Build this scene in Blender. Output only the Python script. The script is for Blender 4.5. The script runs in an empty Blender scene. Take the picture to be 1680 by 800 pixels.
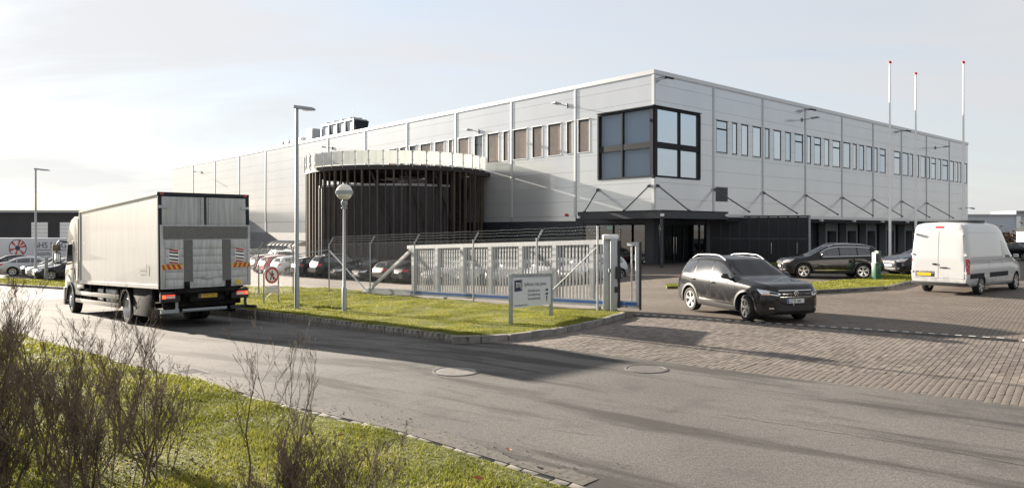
import bpy, bmesh, math, random
import numpy as np
from mathutils import Vector, Matrix
from mathutils.bvhtree import BVHTree
from mathutils.geometry import delaunay_2d_cdt
R = math.radians
random.seed(4); rng = np.random.default_rng(4)
scene = bpy.context.scene
# ------------------------------------------------------------------ camera
cam = bpy.data.cameras.new('camera'); camo = bpy.data.objects.new('camera', cam)
scene.collection.objects.link(camo); scene.camera = camo
camo.location = (0, 0, 2.4); camo.rotation_euler = (R(90), 0, 0)
cam.sensor_width = 36; cam.lens = 1178/1680*36; cam.shift_y = -23/1680; cam.clip_end = 6000
# ------------------------------------------------------------------ sun and sky
SUN_EL, SUN_AZ = R(14.5), R(40.5)            # light travels towards (cos AZ, -sin AZ)
ld = Vector((math.cos(SUN_AZ)*math.cos(SUN_EL), -math.sin(SUN_AZ)*math.cos(SUN_EL), -math.sin(SUN_EL)))
sun = bpy.data.lights.new('sun', 'SUN'); sun.energy = 5.0; sun.angle = R(0.55); sun.color = (1.0, 0.89, 0.75)
suno = bpy.data.objects.new('sun', sun); scene.collection.objects.link(suno)
suno.rotation_euler = ld.to_track_quat('-Z', 'Y').to_euler(); suno.location = (-40, 30, 40)
w = bpy.data.worlds.new('World'); scene.world = w; w.use_nodes = True
wn = w.node_tree.nodes; wl = w.node_tree.links; wn.clear()
def N(t, **k):
    n = wn.new(t)
    for a, b in k.items(): setattr(n, a, b)
    return n
sky = N('ShaderNodeTexSky', sky_type='NISHITA', sun_disc=False, sun_elevation=SUN_EL)
sky.sun_rotation = math.atan2(-ld.x, -ld.y)   # clockwise from +Y
sky.air_density = 1.0; sky.dust_density = 0.4; sky.ozone_density = 2.0; sky.altitude = 20
tc = N('ShaderNodeTexCoord'); sep = N('ShaderNodeSeparateXYZ'); wl.new(tc.outputs['Generated'], sep.inputs[0])
def wmath(op, a, b):
    n = N('ShaderNodeMath', operation=op)
    for i, v in enumerate((a, b)):
        if isinstance(v, (int, float)): n.inputs[i].default_value = v
        else: wl.new(v, n.inputs[i])
    return n.outputs[0]
den = wmath('ADD', wmath('MAXIMUM', sep.outputs[2], 0.0), 0.22)
comb = N('ShaderNodeCombineXYZ'); wl.new(wmath('DIVIDE', sep.outputs[0], den), comb.inputs[0]); wl.new(wmath('DIVIDE', sep.outputs[1], den), comb.inputs[1])
mp = N('ShaderNodeMapping'); mp.inputs['Rotation'].default_value = (0, 0, R(52)); mp.inputs['Scale'].default_value = (0.55, 1.5, 1); mp.inputs['Location'].default_value = (0.35, 0.2, 0)
wl.new(comb.outputs[0], mp.inputs[0])
cn = N('ShaderNodeTexNoise'); cn.inputs['Scale'].default_value = 1.1; cn.inputs['Detail'].default_value = 7; cn.inputs['Roughness'].default_value = 0.55; cn.inputs['Distortion'].default_value = 0.5
wl.new(mp.outputs[0], cn.inputs['Vector'])
cr = N('ShaderNodeValToRGB'); cr.color_ramp.elements[0].position = 0.34; cr.color_ramp.elements[0].color = (.70, .70, .70, 1); cr.color_ramp.elements[1].position = 0.60; cr.color_ramp.elements[1].color = (.96, .96, .96, 1)
wl.new(cn.outputs[0], cr.inputs[0])
mix = N('ShaderNodeMix', data_type='RGBA'); wl.new(cr.outputs[0], mix.inputs[0]); wl.new(sky.outputs[0], mix.inputs[6])
nv = N('ShaderNodeVectorMath', operation='NORMALIZE'); wl.new(tc.outputs['Generated'], nv.inputs[0])
dp = N('ShaderNodeVectorMath', operation='DOT_PRODUCT'); wl.new(nv.outputs[0], dp.inputs[0]); dp.inputs[1].default_value = tuple(-ld)
hf = wmath('ADD', wmath('MULTIPLY', dp.outputs['Value'], .5), .5); veil = wmath('ADD', wmath('MULTIPLY', wmath('MULTIPLY', hf, hf), .19), .835)
vc = N('ShaderNodeCombineColor')                              # thin cirrus veil, forward scattering
for i_, k_ in enumerate((3.50, 3.53, 3.60)): wl.new(wmath('MULTIPLY', veil, k_), vc.inputs[i_])
wl.new(vc.outputs[0], mix.inputs[7])
glow = wmath('MULTIPLY', wmath('POWER', wmath('MAXIMUM', dp.outputs['Value'], 0.0), 330.0), 26.0)     # hazy aureole round the sun
gcol = N('ShaderNodeMix', data_type='RGBA'); gcol.blend_type = 'ADD'; gcol.inputs[0].default_value = 1.0; wl.new(mix.outputs[2], gcol.inputs[6])
gc = N('ShaderNodeCombineColor')
for i_, k_ in enumerate((1.0, .93, .82)): wl.new(wmath('MULTIPLY', glow, k_), gc.inputs[i_])
wl.new(gc.outputs[0], gcol.inputs[7])
bg = N('ShaderNodeBackground'); bg.inputs[1].default_value = 0.055; wl.new(gcol.outputs[2], bg.inputs[0])
out = N('ShaderNodeOutputWorld'); wl.new(bg.outputs[0], out.inputs[0])
vs = scene.view_settings; vs.view_transform = 'Standard'; vs.look = 'None'; vs.gamma = 1; vs.exposure = 2.1; vs.use_curve_mapping = False
try:
    scene.cycles.max_bounces = 8; scene.cycles.transparent_max_bounces = 16
except Exception: pass
# ------------------------------------------------------------------ materials
MATS = {}
def mat(name, col, rough=.6, metal=0., col2=None, nscale=5., detail=4, bump=0., bscale=None, coat=0., spec=None, stretch=None, emit=None, trans=None, contrast=(.35, .65), coords='Object', island=False):
    if name in MATS: return MATS[name]
    m = bpy.data.materials.new(name); m.use_nodes = True; nt = m.node_tree; nd = nt.nodes; L = nt.links
    b = nd['Principled BSDF']; b.inputs['Base Color'].default_value = (*col, 1); b.inputs['Roughness'].default_value = rough; b.inputs['Metallic'].default_value = metal
    if coat: b.inputs['Coat Weight'].default_value = coat; b.inputs['Coat Roughness'].default_value = .04
    if spec is not None: b.inputs['Specular IOR Level'].default_value = spec
    if emit: b.inputs['Emission Color'].default_value = (*emit[:3], 1); b.inputs['Emission Strength'].default_value = emit[3]
    if col2 is not None or bump:
        t = nd.new('ShaderNodeTexCoord'); src = t.outputs[coords]
        if stretch:
            mpn = nd.new('ShaderNodeMapping'); mpn.inputs['Scale'].default_value = stretch; L.new(src, mpn.inputs[0]); src = mpn.outputs[0]
    if col2 is not None:
        r = nd.new('ShaderNodeValToRGB'); r.color_ramp.elements[0].position = contrast[0]; r.color_ramp.elements[1].position = contrast[1]
        r.color_ramp.elements[0].color = (*col, 1); r.color_ramp.elements[1].color = (*col2, 1)
        n = nd.new('ShaderNodeTexNoise'); n.inputs['Scale'].default_value = nscale; n.inputs['Detail'].default_value = detail; L.new(src, n.inputs['Vector'])
        if island:
            g = nd.new('ShaderNodeNewGeometry'); mm = nd.new('ShaderNodeMath'); mm.operation = 'MULTIPLY_ADD'; mm.inputs[1].default_value = .45; mm.inputs[2].default_value = -.22
            L.new(g.outputs['Random Per Island'], mm.inputs[0]); ad = nd.new('ShaderNodeMath'); L.new(n.outputs[0], ad.inputs[0]); L.new(mm.outputs[0], ad.inputs[1]); L.new(ad.outputs[0], r.inputs[0])
        else: L.new(n.outputs[0], r.inputs[0])
        L.new(r.outputs[0], b.inputs['Base Color'])
    if bump:
        n2 = nd.new('ShaderNodeTexNoise'); n2.inputs['Scale'].default_value = bscale or nscale; n2.inputs['Detail'].default_value = 5; L.new(src, n2.inputs['Vector'])
        bp = nd.new('ShaderNodeBump'); bp.inputs['Strength'].default_value = bump; bp.inputs['Distance'].default_value = .02; L.new(n2.outputs[0], bp.inputs['Height']); L.new(bp.outputs[0], b.inputs['Normal'])
    MATS[name] = m; return m
def glass_mat(name, tint, refl=1.0, rough=.0):
    m = bpy.data.materials.new(name); m.use_nodes = True; nt = m.node_tree; nd = nt.nodes; L = nt.links; nd.clear()
    o = nd.new('ShaderNodeOutputMaterial'); mx = nd.new('ShaderNodeMixShader'); tr = nd.new('ShaderNodeBsdfTransparent'); gl = nd.new('ShaderNodeBsdfGlossy')
    lw = nd.new('ShaderNodeLayerWeight'); lw.inputs['Blend'].default_value = .5; pw = nd.new('ShaderNodeMath'); pw.operation = 'POWER'; pw.inputs[1].default_value = 4.0; L.new(lw.outputs['Facing'], pw.inputs[0])
    fr = nd.new('ShaderNodeMath'); fr.operation = 'MULTIPLY_ADD'; fr.inputs[1].default_value = .5; fr.inputs[2].default_value = .04*refl; L.new(pw.outputs[0], fr.inputs[0]); tr.inputs[0].default_value = (*tint, 1); gl.inputs['Roughness'].default_value = rough
    L.new(fr.outputs[0], mx.inputs[0]); L.new(tr.outputs[0], mx.inputs[1]); L.new(gl.outputs[0], mx.inputs[2]); L.new(mx.outputs[0], o.inputs[0])
    MATS[name] = m; return m
M_white = mat('white_paint', (.78, .78, .77), .45)
M_galv = mat('galvanised_steel', (.31, .33, .35), .45, .5, (.41, .43, .45), 14)
M_grey = mat('grey_steel', (.30, .32, .34), .45, .4)
M_black = mat('black_plastic', (.018, .018, .02), .5)
M_rubber = mat('tyre_rubber', (.018, .018, .019), .85, bump=.3, bscale=60)
M_chrome = mat('chrome', (.75, .75, .75), .12, 1.)
M_alloy = mat('alloy_rim', (.58, .58, .58), .28, .85)
M_carglass = mat('car_glass', (.005, .006, .008), .02, 0., spec=.32)
M_carside = mat('car_side_glass', (.02, .022, .025), .02, .0, spec=1.0, coat=1.0)
M_anth = mat('anthracite_cladding', (.022, .026, .034), .42, .2, (.032, .036, .045), 3)
M_frame = mat('anthracite_frame', (.030, .034, .04), .65, spec=.1)
M_red = mat('red_lens', (.45, .01, .012), .2, coat=.6)
M_orange = mat('orange_lens', (.8, .25, .02), .25, coat=.5)
M_lens = mat('clear_lens', (.62, .64, .66), .12, .45, coat=.8)
M_plate = mat('white_plate', (.62, .63, .64), .4)
M_yplate = mat('yellow_plate', (.72, .47, .02), .4)
M_text = mat('dark_lettering', (.02, .022, .03), .6)
M_navy = mat('navy_print', (.022, .03, .075), .5)
M_signred = mat('sign_red', (.52, .02, .02), .5)
# ------------------------------------------------------------------ helpers
COL = scene.collection
def link(o): COL.objects.link(o); return o
def tag(o, label=None, cat=None, group=None, kind=None):
    for k, v in (('label', label), ('category', cat), ('group', group), ('kind', kind)):
        if v: o[k] = v
    return o
def empty(name, loc=(0, 0, 0), rz=0, label=None, cat=None, group=None, rx=0, ry=0):
    o = bpy.data.objects.new(name, None); link(o); o.location = loc; o.rotation_euler = (rx, ry, rz); o.empty_display_size = .3
    return tag(o, label, cat, group)
def sharp(me, deg=32):
    me.polygons.foreach_set('use_smooth', np.ones(len(me.polygons), bool))
    me.set_sharp_from_angle(angle=R(deg))
def V(*a): return Vector(a)
class MB:
    def __init__(s): s.v = []; s.f = []; s.mi = []; s.cur = 0
    def add(s, vs_, fs):
        o = len(s.v); s.v += [tuple(p) for p in vs_]; s.f += [tuple(i+o for i in f) for f in fs]; s.mi += [s.cur]*len(fs); return s
    def hexa(s, p): # 8 points: bottom 4 ccw, top 4
        return s.add(p, [(3, 2, 1, 0), (4, 5, 6, 7), (0, 1, 5, 4), (1, 2, 6, 5), (2, 3, 7, 6), (3, 0, 4, 7)])
    def box(s, x0, x1, y0, y1, z0, z1):
        return s.hexa([(x0, y0, z0), (x1, y0, z0), (x1, y1, z0), (x0, y1, z0), (x0, y0, z1), (x1, y0, z1), (x1, y1, z1), (x0, y1, z1)])
    def bar(s, a, b, wx, wz, up=V(0, 0, 1)): # rectangular bar between a, b
        a, b = Vector(a), Vector(b); d = (b-a).normalized(); u = d.cross(up)
        if u.length < 1e-4: u = d.cross(V(1, 0, 0))
        u.normalize(); n = u.cross(d); u = u*wx/2; n = n*wz/2
        return s.hexa([a-u-n, a+u-n, b+u-n, b-u-n, a-u+n, a+u+n, b+u+n, b-u+n])
    def tube(s, pts, r, n=8, cap=True):
        pts = [Vector(p) for p in pts]; rs = r if isinstance(r, (list, tuple)) else [r]*len(pts)
        o = len(s.v); fs = []; ref = None; vs_ = []
        for i, p in enumerate(pts):
            d = (pts[min(i+1, len(pts)-1)]-pts[max(i-1, 0)]).normalized()
            if ref is None: ref = d.cross(V(.31, .2, 1)); ref = ref if ref.length > .05 else d.cross(V(1, 0, 0))
            u = (ref-d*ref.dot(d)).normalized(); ref = u; v2 = d.cross(u)
            for k in range(n):
                a = 2*math.pi*k/n; vs_.append(p+(u*math.cos(a)+v2*math.sin(a))*rs[i])
        for i in range(len(pts)-1):
            for k in range(n): a, b = i*n+k, i*n+(k+1) % n; fs.append((a, b, b+n, a+n))
        if cap: fs.append(tuple(range(n-1, -1, -1))); fs.append(tuple(range((len(pts)-1)*n, len(pts)*n)))
        return s.add(vs_, fs)
    def lathe(s, prof, n=24, org=(0, 0, 0), axis='z', a0=0, a1=2*math.pi):
        full = abs(a1-a0-2*math.pi) < 1e-6; m = n if full else n+1; vs_ = []; fs = []
        for (r, h) in prof:
            for k in range(m):
                a = a0+(a1-a0)*k/n; c, t = r*math.cos(a), r*math.sin(a)
                p = (c, t, h) if axis == 'z' else ((c, h, t) if axis == 'y' else (h, c, t))
                vs_.append((p[0]+org[0], p[1]+org[1], p[2]+org[2]))
        for i in range(len(prof)-1):
            for k in range(n):
                a, b = i*m+k, i*m+(k+1) % m; fs.append((a, b, b+m, a+m))
        return s.add(vs_, fs)
    def prism(s, poly, y0, y1, plane='xz'):
        n = len(poly); P = lambda p, d: (p[0], d, p[1]) if plane == 'xz' else ((d, p[0], p[1]) if plane == 'yz' else (p[0], p[1], d))
        vs_ = [P(p, y0) for p in poly]+[P(p, y1) for p in poly]
        return s.add(vs_, [tuple(range(n)), tuple(range(2*n-1, n-1, -1))]+[(i, i+n, (i+1) % n+n, (i+1) % n) for i in range(n)])
    def build(s, name, m, parent=None, loc=None, smooth=False, bevel=0, world=False):
        off = parent.location if (world and parent is not None) else V(0, 0, 0)
        if world and parent is not None and parent.parent is not None: off = parent.parent.location + parent.location
        me = bpy.data.meshes.new(name)
        me.from_pydata([(p[0]-off[0], p[1]-off[1], p[2]-off[2]) for p in s.v], [], s.f)
        for mm in (m if isinstance(m, (list, tuple)) else [m]): me.materials.append(mm)
        if len(me.materials) > 1: me.polygons.foreach_set('material_index', s.mi)
        bm = bmesh.new(); bm.from_mesh(me); bmesh.ops.recalc_face_normals(bm, faces=bm.faces)
        if bevel:
            bmesh.ops.remove_doubles(bm, verts=bm.verts, dist=1e-5)
            ed = [e for e in bm.edges if len(e.link_faces) == 2 and e.calc_face_angle(0) > .5]
            bmesh.ops.bevel(bm, geom=ed, offset=bevel, segments=2, affect='EDGES', profile=.6)
        bm.to_mesh(me); bm.free()
        if smooth or bevel: sharp(me, smooth if smooth not in (True, False) else 35)
        o = bpy.data.objects.new(name, me); link(o)
        if parent is not None: o.parent = parent
        if loc: o.location = loc
        return o
def text(name, body, size, m, parent, loc, mtx=None, depth=.002, xscale=1., align='LEFT'):
    c = bpy.data.curves.new(name, 'FONT'); c.body = body; c.size = size; c.align_x = align; c.extrude = depth; c.resolution_u = 3
    t = bpy.data.objects.new(name, c); link(t); bpy.context.view_layer.update()
    me = bpy.data.meshes.new_from_object(t.evaluated_get(bpy.context.evaluated_depsgraph_get())); bpy.data.objects.remove(t); bpy.data.curves.remove(c)
    me.name = name; me.transform(Matrix.Diagonal((xscale, 1, 1, 1)))
    if mtx is not None: me.transform(mtx)
    me.transform(Matrix.Translation(Vector(loc))); me.materials.clear(); me.materials.append(m)
    o = bpy.data.objects.new(name, me); link(o); o.parent = parent; return o
def basis(ex, ey): # text plane: x axis ex, y axis ey
    ex = Vector(ex).normalized(); ey = Vector(ey).normalized(); ez = ex.cross(ey)
    return Matrix(((ex.x, ey.x, ez.x, 0), (ex.y, ey.y, ez.y, 0), (ex.z, ey.z, ez.z, 0), (0, 0, 0, 1)))
def copy_tree(o, parent=None, paint=None, label=None):
    c = o.copy(); link(c)
    if parent is not None: c.parent = parent
    elif label: c['label'] = label
    if paint and o.get('painted') and c.type == 'MESH':
        c.material_slots[0].link = 'OBJECT'; c.material_slots[0].material = paint
    for ch in list(o.children): copy_tree(ch, c, paint)
    return c
def sst(a, b, x):
    t = min(1, max(0, (x-a)/(b-a))); return t*t*(3-2*t)
def G(x, y):          # the site falls away to the left and the back, flat at the entrance
    s = -.679*(x-6.5)+.734*(y-20.5)
    s = max(0., min(s, 27.)); wq = 1-sst(1.5, 9, x)
    return -.0385*s*wq - 1.5*sst(60, 70, y)*sst(-46, -54, x)
def GL(x, y): return .7*G(x, y)+.06     # lawn island
def gz(x, y, o=0): return (x, y, G(x, y)+o)
def sheet(name, poly, zf, m, step=.8, kind='structure', skirt=0, label=None):
    P = [Vector(p) for p in poly]; pts = []; n = len(P)
    for i in range(n):
        a, b = P[i], P[(i+1) % n]; k = max(1, int((b-a).length/step))
        pts += [a+(b-a)*j/k for j in range(k)]
    nb = len(pts); xs = [p.x for p in pts]; ys = [p.y for p in pts]
    ax = np.arange(min(xs), max(xs), step); ay = np.arange(min(ys), max(ys), step)
    gx, gy = np.meshgrid(ax, ay); gx = gx.ravel(); gy = gy.ravel(); ins = np.zeros(len(gx), bool)
    px, py = np.array(xs), np.array(ys)
    for i in range(nb):
        x0, y0, x1, y1 = px[i], py[i], px[(i+1) % nb], py[(i+1) % nb]
        c = (y0 > gy) != (y1 > gy); ins ^= c & (gx < (x1-x0)*(gy-y0)/(y1-y0+1e-12)+x0)
    near = np.ones(len(gx), bool)
    for i in range(0, nb): near &= (gx-px[i])**2+(gy-py[i])**2 > (.45*step)**2
    pts += [Vector((a, b)) for a, b in zip(gx[ins & near], gy[ins & near])]
    vo, eo, fo, *_ = delaunay_2d_cdt([Vector((p.x, p.y)) for p in pts], [], [list(range(nb))], 1, 1e-5)
    mb = MB(); mb.add([(p.x, p.y, zf(p.x, p.y)) for p in vo], [tuple(f) for f in fo])
    if skirt:
        mb.add([(p.x, p.y, zf(p.x, p.y)) for p in pts[:nb]]+[(p.x, p.y, zf(p.x, p.y)-skirt) for p in pts[:nb]], [(i, (i+1) % nb, (i+1) % nb+nb, i+nb) for i in range(nb)])
    o = mb.build(name, m, smooth=60); o['kind'] = kind
    for pgn in o.data.polygons: pass
    return tag(o, label)
# ------------------------------------------------------------------ ground materials
def ground_mat(name, a, b, stain=None, ang=0, rough=.85, speck=.35, brick=False, stretch=(.05, .6, 1), lo=.5, hi=.72, sscale=1.0):
    m = bpy.data.materials.new(name); m.use_nodes = True; nt = m.node_tree; nd = nt.nodes; L = nt.links
    bs = nd['Principled BSDF']; bs.inputs['Roughness'].default_value = rough
    t = nd.new('ShaderNodeTexCoord'); mp_ = nd.new('ShaderNodeMapping'); mp_.inputs['Rotation'].default_value = (0, 0, -ang); L.new(t.outputs['Object'], mp_.inputs[0])
    def noise(sc, det=4, src=None, ro=.5):
        n = nd.new('ShaderNodeTexNoise'); n.inputs['Scale'].default_value = sc; n.inputs['Detail'].default_value = det; n.inputs['Roughness'].default_value = ro; L.new(src or t.outputs['Object'], n.inputs['Vector']); return n.outputs[0]
    def ramp(src, p0, p1, c0, c1):
        r = nd.new('ShaderNodeValToRGB'); r.color_ramp.elements[0].position = p0; r.color_ramp.elements[1].position = p1; r.color_ramp.elements[0].color = (*c0, 1); r.color_ramp.elements[1].color = (*c1, 1); L.new(src, r.inputs[0]); return r.outputs[0]
    def mixc(f, x, y, mode='MIX'):
        n = nd.new('ShaderNodeMix'); n.data_type = 'RGBA'; n.blend_type = mode
        if isinstance(f, (int, float)): n.inputs[0].default_value = f
        else: L.new(f, n.inputs[0])
        for i, c in ((6, x), (7, y)):
            if isinstance(c, tuple): n.inputs[i].default_value = (*c, 1)
            else: L.new(c, n.inputs[i])
        return n.outputs[2]
    col = ramp(noise(.35, 6), .3, .7, a, b)
    sp = ramp(noise(55, 3, ro=.7), .3, .7, (1-speck,)*3, (1+speck,)*3)
    col = mixc(1.0, col, sp, 'MULTIPLY')
    sp2 = ramp(noise(17, 4, ro=.8), .3, .7, (1-speck*.45,)*3, (1+speck*.45,)*3); col = mixc(1.0, col, sp2, 'MULTIPLY'); bs.inputs['Specular IOR Level'].default_value = .25
    if brick:
        bk = nd.new('ShaderNodeTexBrick'); bk.inputs['Scale'].default_value = 1; bk.inputs['Brick Width'].default_value = .2; bk.inputs['Row Height'].default_value = .1; bk.inputs['Mortar Size'].default_value = .007; bk.inputs['Mortar Smooth'].default_value = .3
        bk.inputs['Color1'].default_value = (.86, .86, .86, 1); bk.inputs['Color2'].default_value = (1.12, 1.1, 1.08, 1); bk.inputs['Mortar'].default_value = (.3, .28, .26, 1); bk.offset = .5
        L.new(mp_.outputs[0], bk.inputs['Vector']); col = mixc(1.0, col, bk.outputs[0], 'MULTIPLY')
    if stain:
        ms = nd.new('ShaderNodeMapping'); ms.inputs['Scale'].default_value = stretch; L.new(mp_.outputs[0], ms.inputs[0])
        
        ga = nd.new('ShaderNodeMath'); ga.operation = 'MULTIPLY_ADD'; ga.inputs[1].default_value = .22; L.new(noise(38, 4, ro=.8), ga.inputs[0]); gs = nd.new('ShaderNodeMath'); gs.operation = 'ADD'; gs.inputs[1].default_value = -.11; L.new(noise(sscale, 9, ms.outputs[0], .68), gs.inputs[0]); L.new(gs.outputs[0], ga.inputs[2])
        f = ramp(ga.outputs[0], lo, hi, (0, 0, 0), (.85, .85, .85)); col = mixc(f, col, stain)
        f2 = ramp(noise(1.3, 6), .55, .75, (0, 0, 0), (.5, .5, .5)); col = mixc(f2, col, stain)
    L.new(col, bs.inputs['Base Color'])
    bp = nd.new('ShaderNodeBump'); bp.inputs['Strength'].default_value = .5; bp.inputs['Distance'].default_value = .006; L.new(noise(70, 3, ro=.7), bp.inputs['Height'])
    if brick:
        b2 = nd.new('ShaderNodeBump'); b2.inputs['Strength'].default_value = .8; b2.inputs['Distance'].default_value = .006; b2.invert = True; L.new(bk.outputs['Fac'], b2.inputs['Height']); L.new(bp.outputs[0], b2.inputs['Normal']); bp = b2
    L.new(bp.outputs[0], bs.inputs['Normal']); MATS[name] = m; return m
RD = math.atan2(-.617, .787)                       # along the road
M_asph = ground_mat('road_asphalt', (.092, .087, .083), (.130, .123, .116), (.038, .036, .034), RD, stretch=(.15, 1.15, 1), lo=.50, hi=.60, sscale=1.0, speck=.6, rough=.95)
M_lot = ground_mat('parking_paving', (.19, .168, .15), (.24, .215, .19), (.13, .115, .10), R(-48), stretch=(.08, .5, 1), speck=.2)
M_paver = ground_mat('yard_pavers', (.114, .096, .082), (.158, .136, .116), (.055, .048, .043), R(51.9), brick=True, stretch=(.5, .07, 1), lo=.52, hi=.8, speck=.25)
M_stone = mat('paver_concrete', (.086, .071, .060), .88, col2=(.158, .135, .115), nscale=.5, detail=8, bump=.5, bscale=60, contrast=(.36, .62), coords='Object')
M_setts = mat('granite_sett', (.10, .092, .082), .85, col2=(.24, .22, .195), nscale=9, bump=.8, bscale=30)
M_conk = mat('kerb_concrete', (.15, .14, .13), .85, col2=(.24, .225, .21), nscale=4, bump=.4, bscale=40)
M_soil = mat('turf_soil', (.055, .060, .014), .95, col2=(.10, .108, .022), nscale=3, detail=8)
M_gnd = mat('ground_gravel', (.14, .13, .11), .95, col2=(.22, .20, .17), nscale=.2, detail=8)
M_sand = mat('joint_sand', (.05, .044, .038), .95)
# ------------------------------------------------------------------ ground sheets
mb = MB(); rad = [0.0]+[1.5*1.055**i for i in range(88)]+[300, 600, 1200, 2600, 4500]; rad = [r for i, r in enumerate(rad) if i < 2 or r > rad[i-1]]
na = 120; vs_ = []; fs = []
for r in rad:
    for k in range(na):
        x, y = r*math.cos(2*math.pi*k/na), r*math.sin(2*math.pi*k/na); vs_.append((x, y, G(x, y)-.22))
for i in range(len(rad)-1):
    for k in range(na): a, b = i*na+k, i*na+(k+1) % na; fs.append((a, b, b+na, a+na))
mb.add(vs_, fs); tag(mb.build('ground', M_gnd, smooth=60), kind='structure')
NEAR = [(16, -6), (9, -.7), (.63, 6.7), (-1.46, 8.6), (-3.64, 10.2), (-7.33, 13.7), (-12.3, 18.6), (-20, 26), (-30, 31), (-60, 42)]
BACK = [(-17.4, 40.1), (-14.66, 39.2), (-11.4, 37.2), (-8.27, 34.8), (-5.14, 30.3), (-2.76, 27.1), (-.85, 25.0), (1.16, 22.8), (3.1, 21.1)]
CURVE = [(3.2, 20.45), (2.85, 19.6), (2.4, 18.85), (1.85, 17.85), (1.31, 17.15), (.75, 16.5), (.14, 16.0), (-.5, 15.72), (-.99, 15.6)]
KERB = [(-.99, 15.6), (-2.66, 17.4), (-4.62, 19.45), (-6.6, 21.6), (-8.89, 23.8), (-12.79, 27.9), (-17.5, 32.5), (-19.6, 35.6)]
tag(sheet('road', NEAR[::-1]+[(22, -2.1), (6.99, 9.8), (-1.03, 16.2), (.14, 17.5), (3.6, 21.4), (-3, 29), (-20, 38.6), (-24.4, 38.9), (-27.1, 38), (-60, 46)][::1] if False else
      [(16, -6), (22, -2.1), (6.99, 9.8), (-.85, 15.95), (.3, 16.9), (3.35, 21.2), (-2.4, 27.6), (-9, 36), (-17, 40.5), (-22.5, 35.9), (-24.7, 34.7), (-60, 50)]+NEAR[::-1], G, M_asph, .7))
sheet('yard', [(22, -2.1), (70, -20), (120, 60), (90, 130), (9.8, 52), (4, 44), (3.35, 21.2), (.3, 16.9), (-.85, 15.95), (6.99, 9.8)], lambda x, y: G(x, y)-(.014 if (y < 20.6-(x-3.3)*.684 and x < 13) else 0), M_paver, .9)
sheet('parking_lot', [(-2.4, 27.6), (3.35, 21.2), (4, 44), (9.8, 52), (-64, 138), (-130, 120), (-120, 55), (-60, 50), (-24.7, 34.7), (-22.5, 35.9), (-17, 40.5), (-9, 36)], G, M_lot, 1.3)
LAWN_NEAR = [(9, -6), (8.6, -.9)]+[(x-.12, y-.1) for x, y in NEAR[2:]]+[(-60, -6)]
zn = lambda x, y: G(x, y)+.03+.05*math.sin(x*.9)*math.sin(y*.7+.4)+.02
sheet('lawn', LAWN_NEAR, zn, M_soil, .6, skirt=.2)
LAWN_MID = KERB[:]+BACK+CURVE[:-1]
zl = lambda x, y: GL(x, y)+.04+.025*math.sin(x*1.3)*math.sin(y*1.1)
sheet('lawn', LAWN_MID, zl, M_soil, .5, skirt=.25)
LAWN_R = [(6.5, 30.1), (8.4, 30.0), (11.05, 27.0), (15.2, 29.2), (17.6, 32.1), (21.5, 35.2), (21.7, 38.5), (18.6, 36.6), (16.7, 34.0), (12.8, 31.2), (9.5, 31.0), (6.7, 31.3)]
zr = lambda x, y: G(x, y)+.1
sheet('lawn', LAWN_R, zr, M_soil, .5, skirt=.15)
LAWN_L = [(-62, 60), (-45, 51.5), (-32.2, 45.1), (-25, 41.4), (-19, 38.3), (-19.5, 43), (-28.5, 47.2), (-35.7, 50.1), (-48, 55.5), (-62, 63)]
zs = lambda x, y: G(x, y)+.09
sheet('lawn', LAWN_L, zs, M_soil, .8, skirt=.15)
LAWN_D = [(16.5, 47.5), (20.5, 47.6), (20.6, 50.2), (16.6, 50.2)]
sheet('lawn', LAWN_D, zr, M_soil, .6, skirt=.15)
# ------------------------------------------------------------------ grass blades
def grass_mat(name, c1, c2, c3):
    m = bpy.data.materials.new(name); m.use_nodes = True; nt = m.node_tree; nd = nt.nodes; L = nt.links; bs = nd['Principled BSDF']; bs.inputs['Roughness'].default_value = .55; bs.inputs['Specular IOR Level'].default_value = .1
    g = nd.new('ShaderNodeNewGeometry'); t = nd.new('ShaderNodeTexCoord'); n = nd.new('ShaderNodeTexNoise'); n.inputs['Scale'].default_value = 1.1; n.inputs['Detail'].default_value = 5; L.new(t.outputs['Object'], n.inputs['Vector'])
    r = nd.new('ShaderNodeValToRGB'); e = r.color_ramp.elements; e[0].position = .2; e[0].color = (*c1, 1); e[1].position = .8; e[1].color = (*c2, 1); q = e.new(.95); q.color = (*c3, 1)
    ad = nd.new('ShaderNodeMath'); ad.operation = 'MULTIPLY_ADD'; ad.inputs[1].default_value = .55; L.new(g.outputs['Random Per Island'], ad.inputs[0])
    sc = nd.new('ShaderNodeMath'); sc.operation = 'MULTIPLY_ADD'; sc.inputs[1].default_value = 1.5; sc.inputs[2].default_value = -.5; L.new(n.outputs[0], sc.inputs[0]); L.new(sc.outputs[0], ad.inputs[2]); L.new(ad.outputs[0], r.inputs[0]); L.new(r.outputs[0], bs.inputs['Base Color'])
    tr = nd.new('ShaderNodeBsdfTranslucent'); L.new(r.outputs[0], tr.inputs[0]); mx = nd.new('ShaderNodeMixShader'); mx.inputs[0].default_value = .35
    L.new(bs.outputs[0], mx.inputs[1]); L.new(tr.outputs[0], mx.inputs[2]); L.new(mx.outputs[0], nd['Material Output'].inputs[0]); return m
M_grass = grass_mat('grass_blades', (.120, .135, .020), (.28, .28, .050), (.34, .29, .11))
def inside(poly, gx, gy):
    ins = np.zeros(len(gx), bool); n = len(poly)
    for i in range(n):
        (x0, y0), (x1, y1) = poly[i], poly[(i+1) % n]
        c = (y0 > gy) != (y1 > gy); ins ^= c & (gx < (x1-x0)*(gy-y0)/(y1-y0+1e-12)+x0)
    return ins
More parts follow.
